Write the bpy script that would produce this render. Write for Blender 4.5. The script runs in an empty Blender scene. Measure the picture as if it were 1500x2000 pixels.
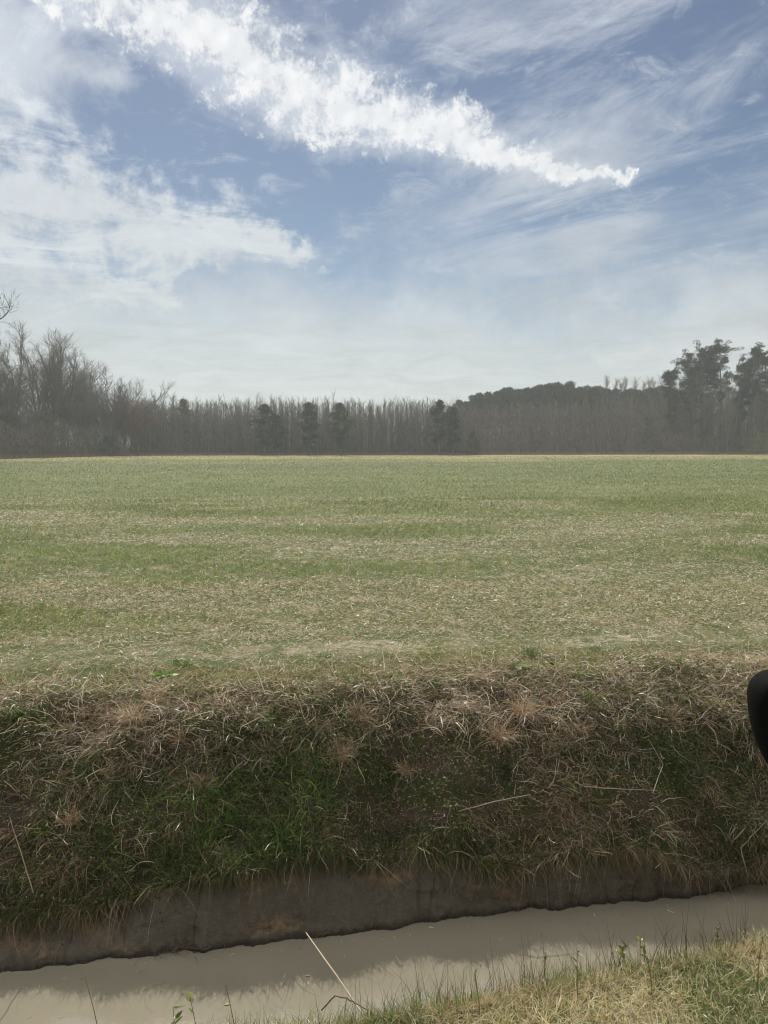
import bpy, math, random
import numpy as np
from mathutils import Vector

R = math.radians
scene = bpy.context.scene
COL = scene.collection

# ------------------------------------------------------------------ camera
CAM_H = 1.8
cam_d = bpy.data.cameras.new('camera')
cam_d.sensor_fit = 'VERTICAL'; cam_d.sensor_height = 36.0; cam_d.sensor_width = 27.0
cam_d.lens = 27.0
cam_d.clip_start = 0.05; cam_d.clip_end = 6000
cam = bpy.data.objects.new('camera', cam_d)
cam.location = (0, 0, CAM_H); cam.rotation_euler = (R(85.0), 0, 0)
COL.objects.link(cam); scene.camera = cam

SUN_EL, SUN_AZ = 43.5, -14.0          # degrees; azimuth from +Y towards +X

# ------------------------------------------------------------------ render settings
scene.render.engine = 'CYCLES'
scene.view_settings.view_transform = 'Standard'
scene.view_settings.look = 'None'
scene.view_settings.exposure = 0.0
scene.view_settings.gamma = 1.0
scene.view_settings.use_curve_mapping = False
cy = scene.cycles
cy.use_denoising = True
cy.denoising_prefilter = 'ACCURATE'; cy.denoising_input_passes = 'RGB_ALBEDO_NORMAL'
cy.pixel_filter_type = 'BLACKMAN_HARRIS'; cy.filter_width = 1.15
try: cy.denoiser = 'OPENIMAGEDENOISE'
except Exception: pass
cy.max_bounces = 6; cy.diffuse_bounces = 3; cy.glossy_bounces = 2
cy.transmission_bounces = 4; cy.transparent_max_bounces = 8; cy.volume_bounces = 0
cy.caustics_reflective = False; cy.caustics_refractive = False
cy.use_adaptive_sampling = True; cy.adaptive_threshold = 0.004; cy.adaptive_min_samples = 64
cy.sample_clamp_indirect = 4.0; cy.sample_clamp_direct = 8.0

# ------------------------------------------------------------------ node helpers
class NT:
    def __init__(s, tree): s.t = tree
    def n(s, typ, **kw):
        nd = s.t.nodes.new(typ)
        for k, v in kw.items(): setattr(nd, k, v)
        return nd
    def put(s, sock, v):
        if isinstance(v, bpy.types.NodeSocket): s.t.links.new(v, sock)
        else:
            if hasattr(sock.default_value, '__len__') and not hasattr(v, '__len__'): v = (v,)*len(sock.default_value)
            if hasattr(v, '__len__') and len(v) == 3 and len(sock.default_value) == 4: v = tuple(v)+(1,)
            sock.default_value = v
    def m(s, op, a, b=0.0, c=0.0, clamp=False):
        nd = s.n('ShaderNodeMath', operation=op, use_clamp=clamp)
        s.put(nd.inputs[0], a); s.put(nd.inputs[1], b); s.put(nd.inputs[2], c)
        return nd.outputs[0]
    def comb(s, x, y, z):
        nd = s.n('ShaderNodeCombineXYZ'); s.put(nd.inputs[0], x); s.put(nd.inputs[1], y); s.put(nd.inputs[2], z)
        return nd.outputs[0]
    def sep(s, v):
        nd = s.n('ShaderNodeSeparateXYZ'); s.put(nd.inputs[0], v); return nd.outputs
    def noise(s, vec, scale, detail=4, rough=0.55, dist=0.0, lac=2.0):
        nd = s.n('ShaderNodeTexNoise'); s.put(nd.inputs['Vector'], vec)
        for k, v in (('Scale', scale), ('Detail', detail), ('Roughness', rough), ('Distortion', dist), ('Lacunarity', lac)):
            s.put(nd.inputs[k], v)
        return nd.outputs[0]
    def vor(s, vec, scale, feat='SMOOTH_F1'):
        nd = s.n('ShaderNodeTexVoronoi', feature=feat); s.put(nd.inputs['Vector'], vec); s.put(nd.inputs['Scale'], scale)
        return nd.outputs['Distance']
    def ramp(s, v, a, b, lo=0.0, hi=1.0, smooth=True):
        nd = s.n('ShaderNodeMapRange', interpolation_type='SMOOTHSTEP' if smooth else 'LINEAR')
        s.put(nd.inputs[0], v)
        for i, q in enumerate((a, b, lo, hi)): s.put(nd.inputs[i+1], q)
        return nd.outputs[0]
    def mix(s, f, a, b, mode='MIX'):
        nd = s.n('ShaderNodeMix', data_type='RGBA', blend_type=mode)
        s.put(nd.inputs[0], f); s.put(nd.inputs[6], a); s.put(nd.inputs[7], b)
        return nd.outputs[2]
    def vmul(s, v, k):
        nd = s.n('ShaderNodeVectorMath', operation='MULTIPLY'); s.put(nd.inputs[0], v); s.put(nd.inputs[1], k)
        return nd.outputs[0]
    def vadd(s, v, k):
        nd = s.n('ShaderNodeVectorMath', operation='ADD'); s.put(nd.inputs[0], v); s.put(nd.inputs[1], k)
        return nd.outputs[0]

# ------------------------------------------------------------------ sky: Nishita air + clouds laid out by azimuth and elevation
def build_world():
    w = bpy.data.worlds.new('World'); scene.world = w; w.use_nodes = True
    t = w.node_tree; t.nodes.clear(); N = NT(t)
    sky = N.n('ShaderNodeTexSky', sky_type='NISHITA')
    sky.sun_disc = False
    sky.sun_elevation = R(SUN_EL); sky.sun_rotation = R(SUN_AZ)
    sky.altitude = 0; sky.air_density = 1.0; sky.dust_density = 0.3; sky.ozone_density = 1.4
    tc = N.n('ShaderNodeTexCoord'); d = tc.outputs['Generated']
    x, y, z = N.sep(d)
    az = N.m('MULTIPLY', N.m('ARCTAN2', x, y), 57.2958)
    el = N.m('MULTIPLY', N.m('ARCSINE', z), 57.2958)
    zz = N.m('ADD', N.m('MAXIMUM', z, 0.0), 0.10)
    px = N.m('DIVIDE', x, zz); py = N.m('DIVIDE', y, zz)
    pl = N.comb(px, py, 0.0)                                  # flat cloud-deck coordinates
    ang = N.comb(az, el, 0.0)
    # warp in angle space
    w1 = N.m('SUBTRACT', N.noise(ang, 0.16, 5, 0.6), 0.5)
    w2 = N.m('SUBTRACT', N.noise(N.vadd(ang, (40, 17, 3)), 0.16, 5, 0.6), 0.5)
    f1 = N.m('SUBTRACT', N.noise(ang, 0.9, 4, 0.6), 0.5)
    azw = N.m('ADD', az, N.m('ADD', N.m('MULTIPLY', w1, 7.0), N.m('MULTIPLY', f1, 1.6)))
    elw = N.m('ADD', el, N.m('ADD', N.m('MULTIPLY', w2, 5.0), N.m('MULTIPLY', f1, 1.2)))

    def capsule(a, b, ra, rb, aw=azw, ew=elw):
        """1 on the axis falling to 0 at the radius; both ends in (azimuth, elevation)"""
        dx, dy = b[0]-a[0], b[1]-a[1]; L2 = dx*dx+dy*dy
        qx = N.m('SUBTRACT', aw, a[0]); qy = N.m('SUBTRACT', ew, a[1])
        tt = N.m('ADD', N.m('MULTIPLY', qx, dx/L2), N.m('MULTIPLY', qy, dy/L2), clamp=True)
        ex = N.m('SUBTRACT', qx, N.m('MULTIPLY', tt, dx)); ey = N.m('SUBTRACT', qy, N.m('MULTIPLY', tt, dy))
        dist = N.m('SQRT', N.m('ADD', N.m('MULTIPLY', ex, ex), N.m('MULTIPLY', ey, ey)))
        rr = N.m('ADD', ra, N.m('MULTIPLY', tt, rb-ra))
        return N.m('SUBTRACT', 1.0, N.m('DIVIDE', dist, rr))
    def chain(pts, **k):
        o = None
        for (a, b) in zip(pts[:-1], pts[1:]):
            c = capsule(a[:2], b[:2], a[2], b[2], **k)
            o = c if o is None else N.m('SMOOTH_MAX', o, c, 0.25)
        return o
    fine = N.noise(ang, 0.55, 8, 0.62, 0.3)
    fibre = N.noise(N.vmul(pl, (1.0, 1.0, 1.0)), 2.2, 8, 0.65, 0.8)
    # main cumulus streak
    main = chain(MAIN)
    mraw = N.m('ADD', N.m('MULTIPLY', main, 0.9), N.m('MULTIPLY', N.m('SUBTRACT', fine, 0.5), N.ramp(az, -22.0, -8.0, 4.2, 2.6)))
    fine2 = N.noise(N.vadd(ang, (5.0, 9.0, 0)), 1.7, 6, 0.7, 0.4)
    mraw = N.m('ADD', mraw, N.m('SUBTRACT', N.m('MULTIPLY', N.m('SUBTRACT', fine2, 0.5), 1.7), 0.08))
    core = N.ramp(mraw, -0.08, 0.72)
    halo = N.m('MULTIPLY', N.ramp(N.m('ADD', main, N.m('MULTIPLY', N.m('SUBTRACT', fibre, 0.5), 2.6)), -0.45, 0.8), 0.55)
    dm = core
    # veil round the streak and the left bank of thin cloud
    left = N.m('MAXIMUM', chain(LEFT), N.m('SUBTRACT', chain(LEFT2), 0.15))
    dl = N.ramp(N.m('ADD', left, N.m('ADD', N.m('MULTIPLY', N.m('SUBTRACT', fibre, 0.5), 3.2), N.m('MULTIPLY', N.m('SUBTRACT', fine, 0.5), 2.4))), -0.2, 0.9)
    dl = N.m('MULTIPLY', dl, 0.92)
    topl = chain(TOPL)
    dt = N.m('MULTIPLY', N.ramp(N.m('ADD', topl, N.m('MULTIPLY', N.m('SUBTRACT', fibre, 0.5), 2.4)), 0.0, 1.0), 0.7)
    # far low clouds over the trees
    low = chain(LOW, aw=N.m('ADD', az, N.m('MULTIPLY', f1, 2.0)), ew=N.m('ADD', el, N.m('MULTIPLY', f1, 0.9)))
    dlo = N.m('MULTIPLY', N.ramp(N.m('ADD', low, N.m('MULTIPLY', N.m('SUBTRACT', N.noise(N.vmul(ang, (0.35, 1.2, 1)), 1.0, 6, 0.6), 0.5), 1.8)), 0.05, 0.9), 0.65)
    # cirrus fibres everywhere, drawn out along one wind direction
    rot = N.n('ShaderNodeMapping', vector_type='TEXTURE'); N.put(rot.inputs[0], pl); rot.inputs['Rotation'].default_value = (0, 0, R(-52)); rot.inputs['Scale'].default_value = (2.2, 0.62, 1)
    c1 = N.noise(rot.outputs[0], 1.1, 9, 0.68, 1.2)
    c2 = N.noise(pl, 0.55, 4, 0.5, 0.6)
    cir = N.m('MULTIPLY', N.ramp(c1, 0.40, 0.72), N.ramp(c2, 0.34, 0.56))
    cir = N.m('MULTIPLY', cir, N.m('MAXIMUM', N.m('MULTIPLY', N.ramp(az, -2.0, 12.0), N.ramp(el, 6.0, 14.0)), N.m('MULTIPLY', N.ramp(el, 18.0, 24.0), N.ramp(az, -2.0, 3.0))))
    cir = N.m('MULTIPLY', N.m('ADD', cir, 0.0), 0.85)
    # thin cirrostratus thickening to the horizon
    hz = N.ramp(N.m('ADD', el, N.m('ADD', N.m('MULTIPLY', w2, 12.0), N.m('MULTIPLY', N.m('SUBTRACT', fibre, 0.5), 7.0))), 16.0, 5.0)
    hz = N.m('MULTIPLY', hz, 0.92)
    # overall: 1-(1-a)(1-b)...
    def over(*ds):
        o = None
        for q in ds:
            k = N.m('SUBTRACT', 1.0, q, clamp=True)
            o = k if o is None else N.m('MULTIPLY', o, k)
        return N.m('SUBTRACT', 1.0, o, clamp=True)
    sub = N.m('MULTIPLY', N.ramp(N.noise(N.vmul(ang, (0.6, 1.3, 1)), 0.35, 7, 0.66, 0.5), 0.50, 0.74), N.m('MULTIPLY', N.ramp(el, 3.0, 8.0), 0.45))
    thin = over(sub, dl, dt, halo, N.m('MULTIPLY', cir, 1.0, clamp=True), hz)
    # light in the clouds
    lump = N.vor(N.vadd(ang, N.comb(N.m('MULTIPLY', f1, 1.2), N.m('MULTIPLY', f1, 1.2), 0)), 1.15)
    lum = N.m('ADD', N.m('MULTIPLY', N.ramp(lump, 0.1, 0.75, 1.0, 0.0), 0.22), N.m('MULTIPLY', fine, 0.75))
    lum = N.m('ADD', lum, 0.22)
    grad = N.ramp(el, 2.0, 24.0, 0.0, 1.0, smooth=False)
    thin_col = N.mix(grad, (0.55, 0.59, 0.60), (0.72, 0.76, 0.82))
    thin_col = N.mix(1.0, thin_col, N.m('ADD', 0.62, N.m('MULTIPLY', fibre, 0.75)), 'MULTIPLY')
    air = N.mix(1.0, sky.outputs[0], N.mix(N.ramp(el, 4.0, 26.0, smooth=False), (0.46, 0.53, 0.585), (0.45, 0.485, 0.545)), 'MULTIPLY')
    c = N.mix(thin, air, N.mix(1.0, thin_col, (SK, SK, SK), 'MULTIPLY'))
    mc = N.mix(1.0, N.mix(lum, (0.50, 0.55, 0.64), (0.99, 0.99, 0.99)), (SK*1.0,)*3, 'MULTIPLY')
    c = N.mix(N.m('MULTIPLY', dm, 0.95), c, mc)
    # overhead and behind, out of view: bright broken cloud added to lift ambient fill
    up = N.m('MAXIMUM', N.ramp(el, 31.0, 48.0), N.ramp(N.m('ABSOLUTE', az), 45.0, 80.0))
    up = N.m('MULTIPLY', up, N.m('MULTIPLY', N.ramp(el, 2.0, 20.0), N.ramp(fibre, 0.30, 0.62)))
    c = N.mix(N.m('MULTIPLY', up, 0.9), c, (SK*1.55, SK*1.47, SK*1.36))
    c = N.mix(dlo, c, N.mix(N.noise(N.vmul(ang, (0.4, 1.4, 1)), 1.3, 4, 0.6), (5.2, 5.7, 6.1), (7.6, 7.8, 7.9)))
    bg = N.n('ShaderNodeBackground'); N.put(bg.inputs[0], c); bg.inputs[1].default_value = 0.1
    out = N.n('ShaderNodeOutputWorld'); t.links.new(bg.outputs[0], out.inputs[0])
    w.cycles.sampling_method = 'NONE'
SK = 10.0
SKY_TINT = (1.0, 1.0, 1.0)
def ae(px, py, rpx):
    """photo pixel (1500 x 2000) of a cloud -> its azimuth, elevation and angular radius in degrees"""
    cx, cyy = (px-750)/1500.0, -(py-1000)/1500.0
    p = R(5)
    X, Y, Z = cx, math.cos(p)+cyy*math.sin(p), -math.sin(p)+cyy*math.cos(p)
    return (math.degrees(math.atan2(X, Y)), math.degrees(math.asin(Z/math.sqrt(X*X+Y*Y+Z*Z))), rpx/26.0)
MAIN = [ae(40, -70, 40), ae(290, 15, 66), ae(430, 85, 80), ae(610, 172, 86), ae(770, 235, 72), ae(920, 285, 50), ae(1045, 332, 26), ae(1110, 342, 15), ae(1240, 338, 7)]
LEFT = [ae(-300, 330, 150), ae(60, 380, 135), ae(320, 445, 95), ae(570, 490, 40)]
LEFT2 = [ae(-200, 520, 80), ae(120, 550, 70), ae(360, 590, 30)]
TOPL = [ae(-100, 20, 160), ae(60, 120, 130), ae(220, 150, 60)]
LOW = [ae(1170, 700, 22), ae(1300, 690, 34), ae(1420, 672, 34), ae(1650, 650, 50)]
build_world()

sun_d = bpy.data.lights.new('sun', 'SUN'); sun_d.energy = 4.8; sun_d.angle = R(0.53); sun_d.color = (1.0, 0.95, 0.87)
sun = bpy.data.objects.new('sun', sun_d)
ce = math.cos(R(SUN_EL))
SUN_DIR = Vector((ce*math.sin(R(SUN_AZ)), ce*math.cos(R(SUN_AZ)), math.sin(R(SUN_EL))))
sun.rotation_euler = SUN_DIR.to_track_quat('Z', 'Y').to_euler(); sun.location = SUN_DIR*50
COL.objects.link(sun)

# ------------------------------------------------------------------ numeric helpers
rng = np.random.default_rng(7)
random.seed(7)

def _hash(ix, iy, seed):
    h = (ix.astype(np.int64)*374761393 + iy.astype(np.int64)*668265263 + seed*982451653) & 0xffffffff
    h = ((h ^ (h >> 13))*1274126177) & 0xffffffff
    return ((h ^ (h >> 16)) & 0xffff)/65535.0
def vnoise(x, y, seed=0):
    ix, iy = np.floor(x), np.floor(y); fx, fy = x-ix, y-iy
    fx = fx*fx*(3-2*fx); fy = fy*fy*(3-2*fy)
    a = _hash(ix, iy, seed); b = _hash(ix+1, iy, seed); c = _hash(ix, iy+1, seed); d = _hash(ix+1, iy+1, seed)
    return (a*(1-fx)+b*fx)*(1-fy)+(c*(1-fx)+d*fx)*fy
def fbm(x, y, scale=1.0, octv=4, seed=0, gain=0.5):
    x = np.asarray(x, float)*scale; y = np.asarray(y, float)*scale
    s = 0; a = 1.0; t = 0
    for k in range(octv):
        s = s + a*vnoise(x+17.3*k, y-9.1*k, seed+k); t += a; a *= gain; x = x*2.03; y = y*2.03
    return s/t            # 0..1

def make_mesh(name, V, F, mat=None, col=None, smooth=False, extra=None):
    """V (n,3), F (m,k) same-size faces; col (n,3) per-vertex colour"""
    me = bpy.data.meshes.new(name)
    V = np.ascontiguousarray(V, np.float32); F = np.ascontiguousarray(F, np.int32)
    m, k = F.shape
    me.vertices.add(len(V)); me.vertices.foreach_set('co', V.ravel())
    me.loops.add(m*k); me.loops.foreach_set('vertex_index', F.ravel())
    me.polygons.add(m); me.polygons.foreach_set('loop_start', np.arange(0, m*k, k, dtype=np.int32))
    if smooth: me.polygons.foreach_set('use_smooth', np.ones(m, bool))
    if col is not None:
        at = me.attributes.new('tint', 'FLOAT_COLOR', 'POINT')
        c4 = np.ones((len(V), 4), np.float32); c4[:, :3] = col
        at.data.foreach_set('color', c4.ravel())
    for nm, arr in (extra or {}).items():
        at = me.attributes.new(nm, 'FLOAT', 'POINT'); at.data.foreach_set('value', np.ascontiguousarray(arr, np.float32))
    me.update(calc_edges=True)
    if mat: me.materials.append(mat)
    return me
def link(name, me, parent=None):
    o = bpy.data.objects.new(name, me); COL.objects.link(o)
    if parent is not None: o.parent = parent
    return o
def tag(o, label=None, cat=None, group=None, kind=None):
    if label: o['label'] = label
    if cat: o['category'] = cat
    if group: o['group'] = group
    if kind: o['kind'] = kind
    return o
def empty(name, loc, rz=0.0):
    o = bpy.data.objects.new(name, None); o.location = loc; o.rotation_euler = (0, 0, rz); o.empty_display_size = 0.2
    COL.objects.link(o); return o
def norm(a): return a/np.maximum(np.linalg.norm(a, axis=-1, keepdims=True), 1e-9)
def pick(pal, n, jit=0.12, w=None):
    """n natural colours drawn from a palette with a little variation each"""
    pal = np.array(pal, float); i = rng.choice(len(pal), n, p=w)
    return np.clip(pal[i]*(1+jit*rng.standard_normal((n, 1)))*(1+0.05*rng.standard_normal((n, 3))), 0.003, 0.9)

def grow(P, D, L, K=5, bend=0.3, sag=0.3, jitter=0.15):
    """strand centre lines: start P, direction D, length L -> (n,K+1,3)"""
    n = len(P); pts = np.empty((n, K+1, 3)); pts[:, 0] = P; d = norm(D.copy())
    b = rng.standard_normal((n, 3))*np.asarray(bend).reshape(-1, 1)/K
    g = np.zeros((n, 3)); g[:, 2] = -np.asarray(sag)/K
    for k in range(K):
        pts[:, k+1] = pts[:, k]+d*(L/K)[:, None]
        d = norm(d+b+g+rng.standard_normal((n, 3))*jitter/K)
    return pts
def ribbons(pts, W, prof=None, flat=None):
    """flat tapering strips along centre lines; W (n,) width"""
    n, K1, _ = pts.shape
    t = norm(pts[:, -1]-pts[:, 0])
    r = rng.standard_normal((n, 3))
    if flat is not None: r = r*(1-flat)+np.array((0, 0, 1.0))*flat*2
    s = norm(np.cross(t, r))
    if prof is None: prof = np.linspace(1.0, 0.15, K1)
    off = s[:, None, :]*(W[:, None]*prof[None, :]*0.5)[:, :, None]
    V = np.stack([pts-off, pts+off], 2).reshape(-1, 3)
    base = (np.arange(n)*K1*2)[:, None, None]
    k = np.arange(K1-1)[None, :, None]*2
    F = (base+k+np.array((0, 1, 3, 2))[None, None, :]).reshape(-1, 4)
    return V, F
def ribbon_mesh(name, parts, mat):
    """parts: list of (pts, W, col(n,3), prof)"""
    Vs, Fs, Cs, o = [], [], [], 0
    for pts, W, c, prof in parts:
        V, F = ribbons(pts, W, prof); Vs.append(V); Fs.append(F+o); o += len(V)
        K1 = pts.shape[1]
        g = np.linspace(0.9, 1.08, K1)[None, :, None]
        Cs.append(np.repeat((c[:, None, :]*g), 2, axis=1).reshape(-1, 3) if c.ndim == 2 else np.repeat(c, 2, axis=1).reshape(-1, 3))
    return make_mesh(name, np.concatenate(Vs), np.concatenate(Fs), mat, np.concatenate(Cs))
def leaf_quads(P, D, L, W, col, fold=0.25):
    """pointed leaves: 4 vertices round a mid rib, bent along the rib"""
    n = len(P); d = norm(D); s = norm(np.cross(d, rng.standard_normal((n, 3)))); u = np.cross(s, d)
    mid = P+d*(L*0.5)[:, None]+u*(L*0.08)[:, None]
    tip = P+d*L[:, None]-u*(L*fold*0.5)[:, None]
    V = np.stack([P, mid-s*(W*0.5)[:, None], tip, mid+s*(W*0.5)[:, None]], 1).reshape(-1, 3)
    b = (np.arange(n)*4)[:, None]
    F = np.concatenate([b+np.array((0, 1, 3)), b+np.array((1, 2, 3))])
    return V, F, np.repeat(col, 4, axis=0)

# ------------------------------------------------------------------ materials
def leaf_mat(name, transl=0.35, gloss=0.12, rough=0.45, tint=(1, 1, 1), objvar=0.0):
    """thin plant matter: diffuse + light through it + a little sheen; colour from the strand's own tint"""
    m = bpy.data.materials.new(name); m.use_nodes = True; t = m.node_tree; t.nodes.clear(); N = NT(t)
    at = N.n('ShaderNodeAttribute', attribute_name='tint'); c = at.outputs['Color']
    if tint != (1, 1, 1): c = N.mix(1.0, c, tint, 'MULTIPLY')
    if objvar:
        oi = N.n('ShaderNodeObjectInfo')
        c = N.mix(1.0, c, N.m('ADD', 1-objvar/2, N.m('MULTIPLY', oi.outputs['Random'], objvar)), 'MULTIPLY')
    d = N.n('ShaderNodeBsdfDiffuse'); N.put(d.inputs[0], c)
    tr = N.n('ShaderNodeBsdfTranslucent'); N.put(tr.inputs[0], c)
    mx = N.n('ShaderNodeMixShader'); mx.inputs[0].default_value = transl
    t.links.new(d.outputs[0], mx.inputs[1]); t.links.new(tr.outputs[0], mx.inputs[2])
    o = N.n('ShaderNodeOutputMaterial'); last = mx.outputs[0]
    if gloss:
        gl = N.n('ShaderNodeBsdfGlossy'); gl.inputs[0].default_value = (0.8, 0.8, 0.8, 1); gl.inputs['Roughness'].default_value = rough
        fr = N.n('ShaderNodeFresnel'); fr.inputs[0].default_value = 1.4
        m2 = N.n('ShaderNodeMixShader'); N.put(m2.inputs[0], N.m('MULTIPLY', fr.outputs[0], gloss*4, clamp=True))
        t.links.new(last, m2.inputs[1]); t.links.new(gl.outputs[0], m2.inputs[2]); last = m2.outputs[0]
    t.links.new(last, o.inputs[0])
    return m
M_straw = leaf_mat('straw', 0.35, 0.035, 0.45)
M_green = leaf_mat('green_blades', 0.50, 0.03, 0.42)
M_leaf = leaf_mat('weed_leaves', 0.45, 0.025, 0.45)
M_twig = leaf_mat('twigs', 0.0, 0.0, 0.5, objvar=0.7)
M_needle = leaf_mat('pine_needles', 0.12, 0.0, 0.5, objvar=0.3)

M_wet = leaf_mat('wet_twigs', 0.0, 0.35, 0.15)
def solid_mat(name, col, rough=0.6, spec=0.5, var=0.3, scale=20.0, bump=0.0, col2=None):
    m = bpy.data.materials.new(name); m.use_nodes = True; t = m.node_tree; N = NT(t)
    b = t.nodes['Principled BSDF']; tc = N.n('ShaderNodeTexCoord')
    nz = N.noise(tc.outputs['Object'], scale, 5, 0.6)
    col2 = col2 or tuple(q*(1-var) for q in col)
    N.put(b.inputs['Base Color'], N.mix(N.ramp(nz, 0.3, 0.7), col2, col))
    b.inputs['Roughness'].default_value = rough; b.inputs['Specular IOR Level'].default_value = spec
    if bump:
        bp = N.n('ShaderNodeBump'); bp.inputs['Strength'].default_value = bump; bp.inputs['Distance'].default_value = 0.01
        N.put(bp.inputs['Height'], nz); t.links.new(bp.outputs[0], b.inputs['Normal'])
    return m

# ------------------------------------------------------------------ the ditch and the field: one sheet
WATER_Z = -1.3
def clampx(x, a=6.0): return np.clip(x, -a, a)
def line_y(x, c, slope): return c+slope*clampx(x)+0.13*(x-clampx(x))
def y_near(x): return line_y(x, 2.29, 0.235)+0.10*(fbm(x, x*0, 1.3, 3, 5)-0.5)
def y_shore(x): return line_y(x, 3.05, 0.17)+0.12*(fbm(x, x*0, 1.1, 3, 9)-0.5)
def y_foot(x): return line_y(x, 4.67, 0.178)+0.10*(fbm(x, x*0, 1.5, 4, 11)-0.5)
def y_mud(x): return line_y(x, 4.83, 0.135)+0.30*(fbm(x, x*0, 1.2, 4, 13)-0.5)
def z_mud(x): return -1.02+0.40*(fbm(x, x*0, 1.3, 5, 15, 0.6)-0.5)-0.13*np.clip((-1.2-x)/0.5, 0, 1)-0.02*clampx(x)
def y_top(x): return line_y(x, 5.86, 0.11)+0.26*(fbm(x, x*0, 0.8, 4, 17)-0.5)
def bank_profile(x):
    """list of (y, z) control points from behind the camera to the far field"""
    yn, ys, yf, ym, yt = y_near(x), y_shore(x), y_foot(x), y_mud(x), y_top(x)
    o = np.ones_like(x)
    return [(-40*o, 0*o), (0*o, 0*o), (yn-0.9, 0*o), (yn, -0.03*o), (yn+0.12, -0.16*o), (ys-0.05, -1.2*o), (ys+0.2, -1.55*o),
            (yf-0.2, -1.60*o), (yf+0.0, -1.40*o), (yf+0.02, -1.28*o), (ym, z_mud(x)), (ym+0.04, z_mud(x)+0.06),
            (ym+(yt-ym)*0.50, z_mud(x)*0.56), (yt-0.34, -0.22*o), (yt+0.0, -0.035*o), (yt+0.6, 0.0*o), (yt+6, 0*o)]
SEG = [3, 3, 12, 5, 30, 8, 5, 4, 5, 26, 4, 34, 26, 10, 26, 60]
def axis(lim, step, dense, g=1.045):
    a = list(np.arange(0, dense, step)); s = step
    while a[-1] < lim: s *= g; a.append(a[-1]+s)
    return a
xp = axis(900, 0.022, 4.6); XS = np.array([-q for q in xp[::-1][:-1]]+xp)
def surf_at(x, s):
    """x (n,), s in 0..len(SEG): a point of the undisplaced ditch profile"""
    C = bank_profile(x); Y = np.stack([c[0] for c in C], 1); Z = np.stack([c[1] for c in C], 1)
    i = np.clip(np.floor(s).astype(int), 0, len(C)-2); f = s-i; r = np.arange(len(x))
    return Y[r, i]*(1-f)+Y[r, i+1]*f, Z[r, i]*(1-f)+Z[r, i+1]*f
def displace(x, y, z, s):
    bank = np.clip((s-10.5)/0.6, 0, 1)*np.clip((14.6-s)/1.2, 0, 1)
    near = np.clip((s-2.6)/1.0, 0, 1)*np.clip((5.2-s)/1.0, 0, 1)
    mud = np.clip((s-8.2)/0.6, 0, 1)*np.clip((11.4-s)/0.8, 0, 1)
    lump = fbm(x, y*0.7+z, 2.2, 5, 21)-0.5
    ny, nz = -0.7, 0.7
    a = bank*(0.34*lump)+near*0.12*lump
    groove = fbm(x*1.0, z*0.25, 5.0, 5, 31, 0.62)-0.5
    b = mud*(0.09*groove+0.04*(fbm(x, z*0.8, 9, 5, 33, 0.65)-0.5)*2)
    field = np.clip((s-13.6)/1.2, 0, 1)
    c = field*(0.05*(fbm(x, y, 1.3, 5, 41)-0.5)+0.045*(fbm(x, y, 7, 4, 43, 0.6)-0.5))*np.clip(60/np.maximum(y, 1), 0, 1)
    return y+a*ny-b, z+a*nz+c
def rows():
    s = []
    for i, k in enumerate(SEG): s += list(i+np.arange(k)/k)
    return np.array(s+[len(SEG)])
def far_rows():
    a = [6.0]; st = 0.12
    while a[-1] < 2500: st *= 1.06; a.append(a[-1]+st)
    return np.array(a[1:])
def swell(x, y):
    """the field's own very gentle rise and fall"""
    return 0.10*(fbm(x, y, 0.035, 2, 51)-0.5)*np.clip((y-12)/20, 0, 1)
RS = rows(); FR = far_rows()
X, S = np.meshgrid(XS, RS); sh = X.shape
y0, z0 = surf_at(X.ravel(), S.ravel()); y1, z1 = displace(X.ravel(), y0, z0, S.ravel())
Y = y1.reshape(sh); Z = z1.reshape(sh)
Xf, Qf = np.meshgrid(XS, FR); Yt = y_top(XS)[None, :]+Qf
Zf = displace(Xf.ravel(), Yt.ravel(), 0*Yt.ravel(), np.full(Yt.size, 16.0))[1].reshape(Xf.shape)+swell(Xf, Yt)
Xa = np.vstack([X, Xf]); Ya = np.vstack([Y, Yt]); Za = np.vstack([Z, Zf]); Sa = np.vstack([S, np.full(Xf.shape, 16.0)])
back = Xa[:1].copy(), Ya[:1]-400, Za[:1]
nr, nc = Xa.shape
V = np.stack([Xa, Ya, Za], -1).reshape(-1, 3)
ii = (np.arange(nr-1)[:, None]*nc+np.arange(nc-1)[None, :]).ravel()
F = np.stack([ii, ii+1, ii+nc+1, ii+nc], 1)

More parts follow.
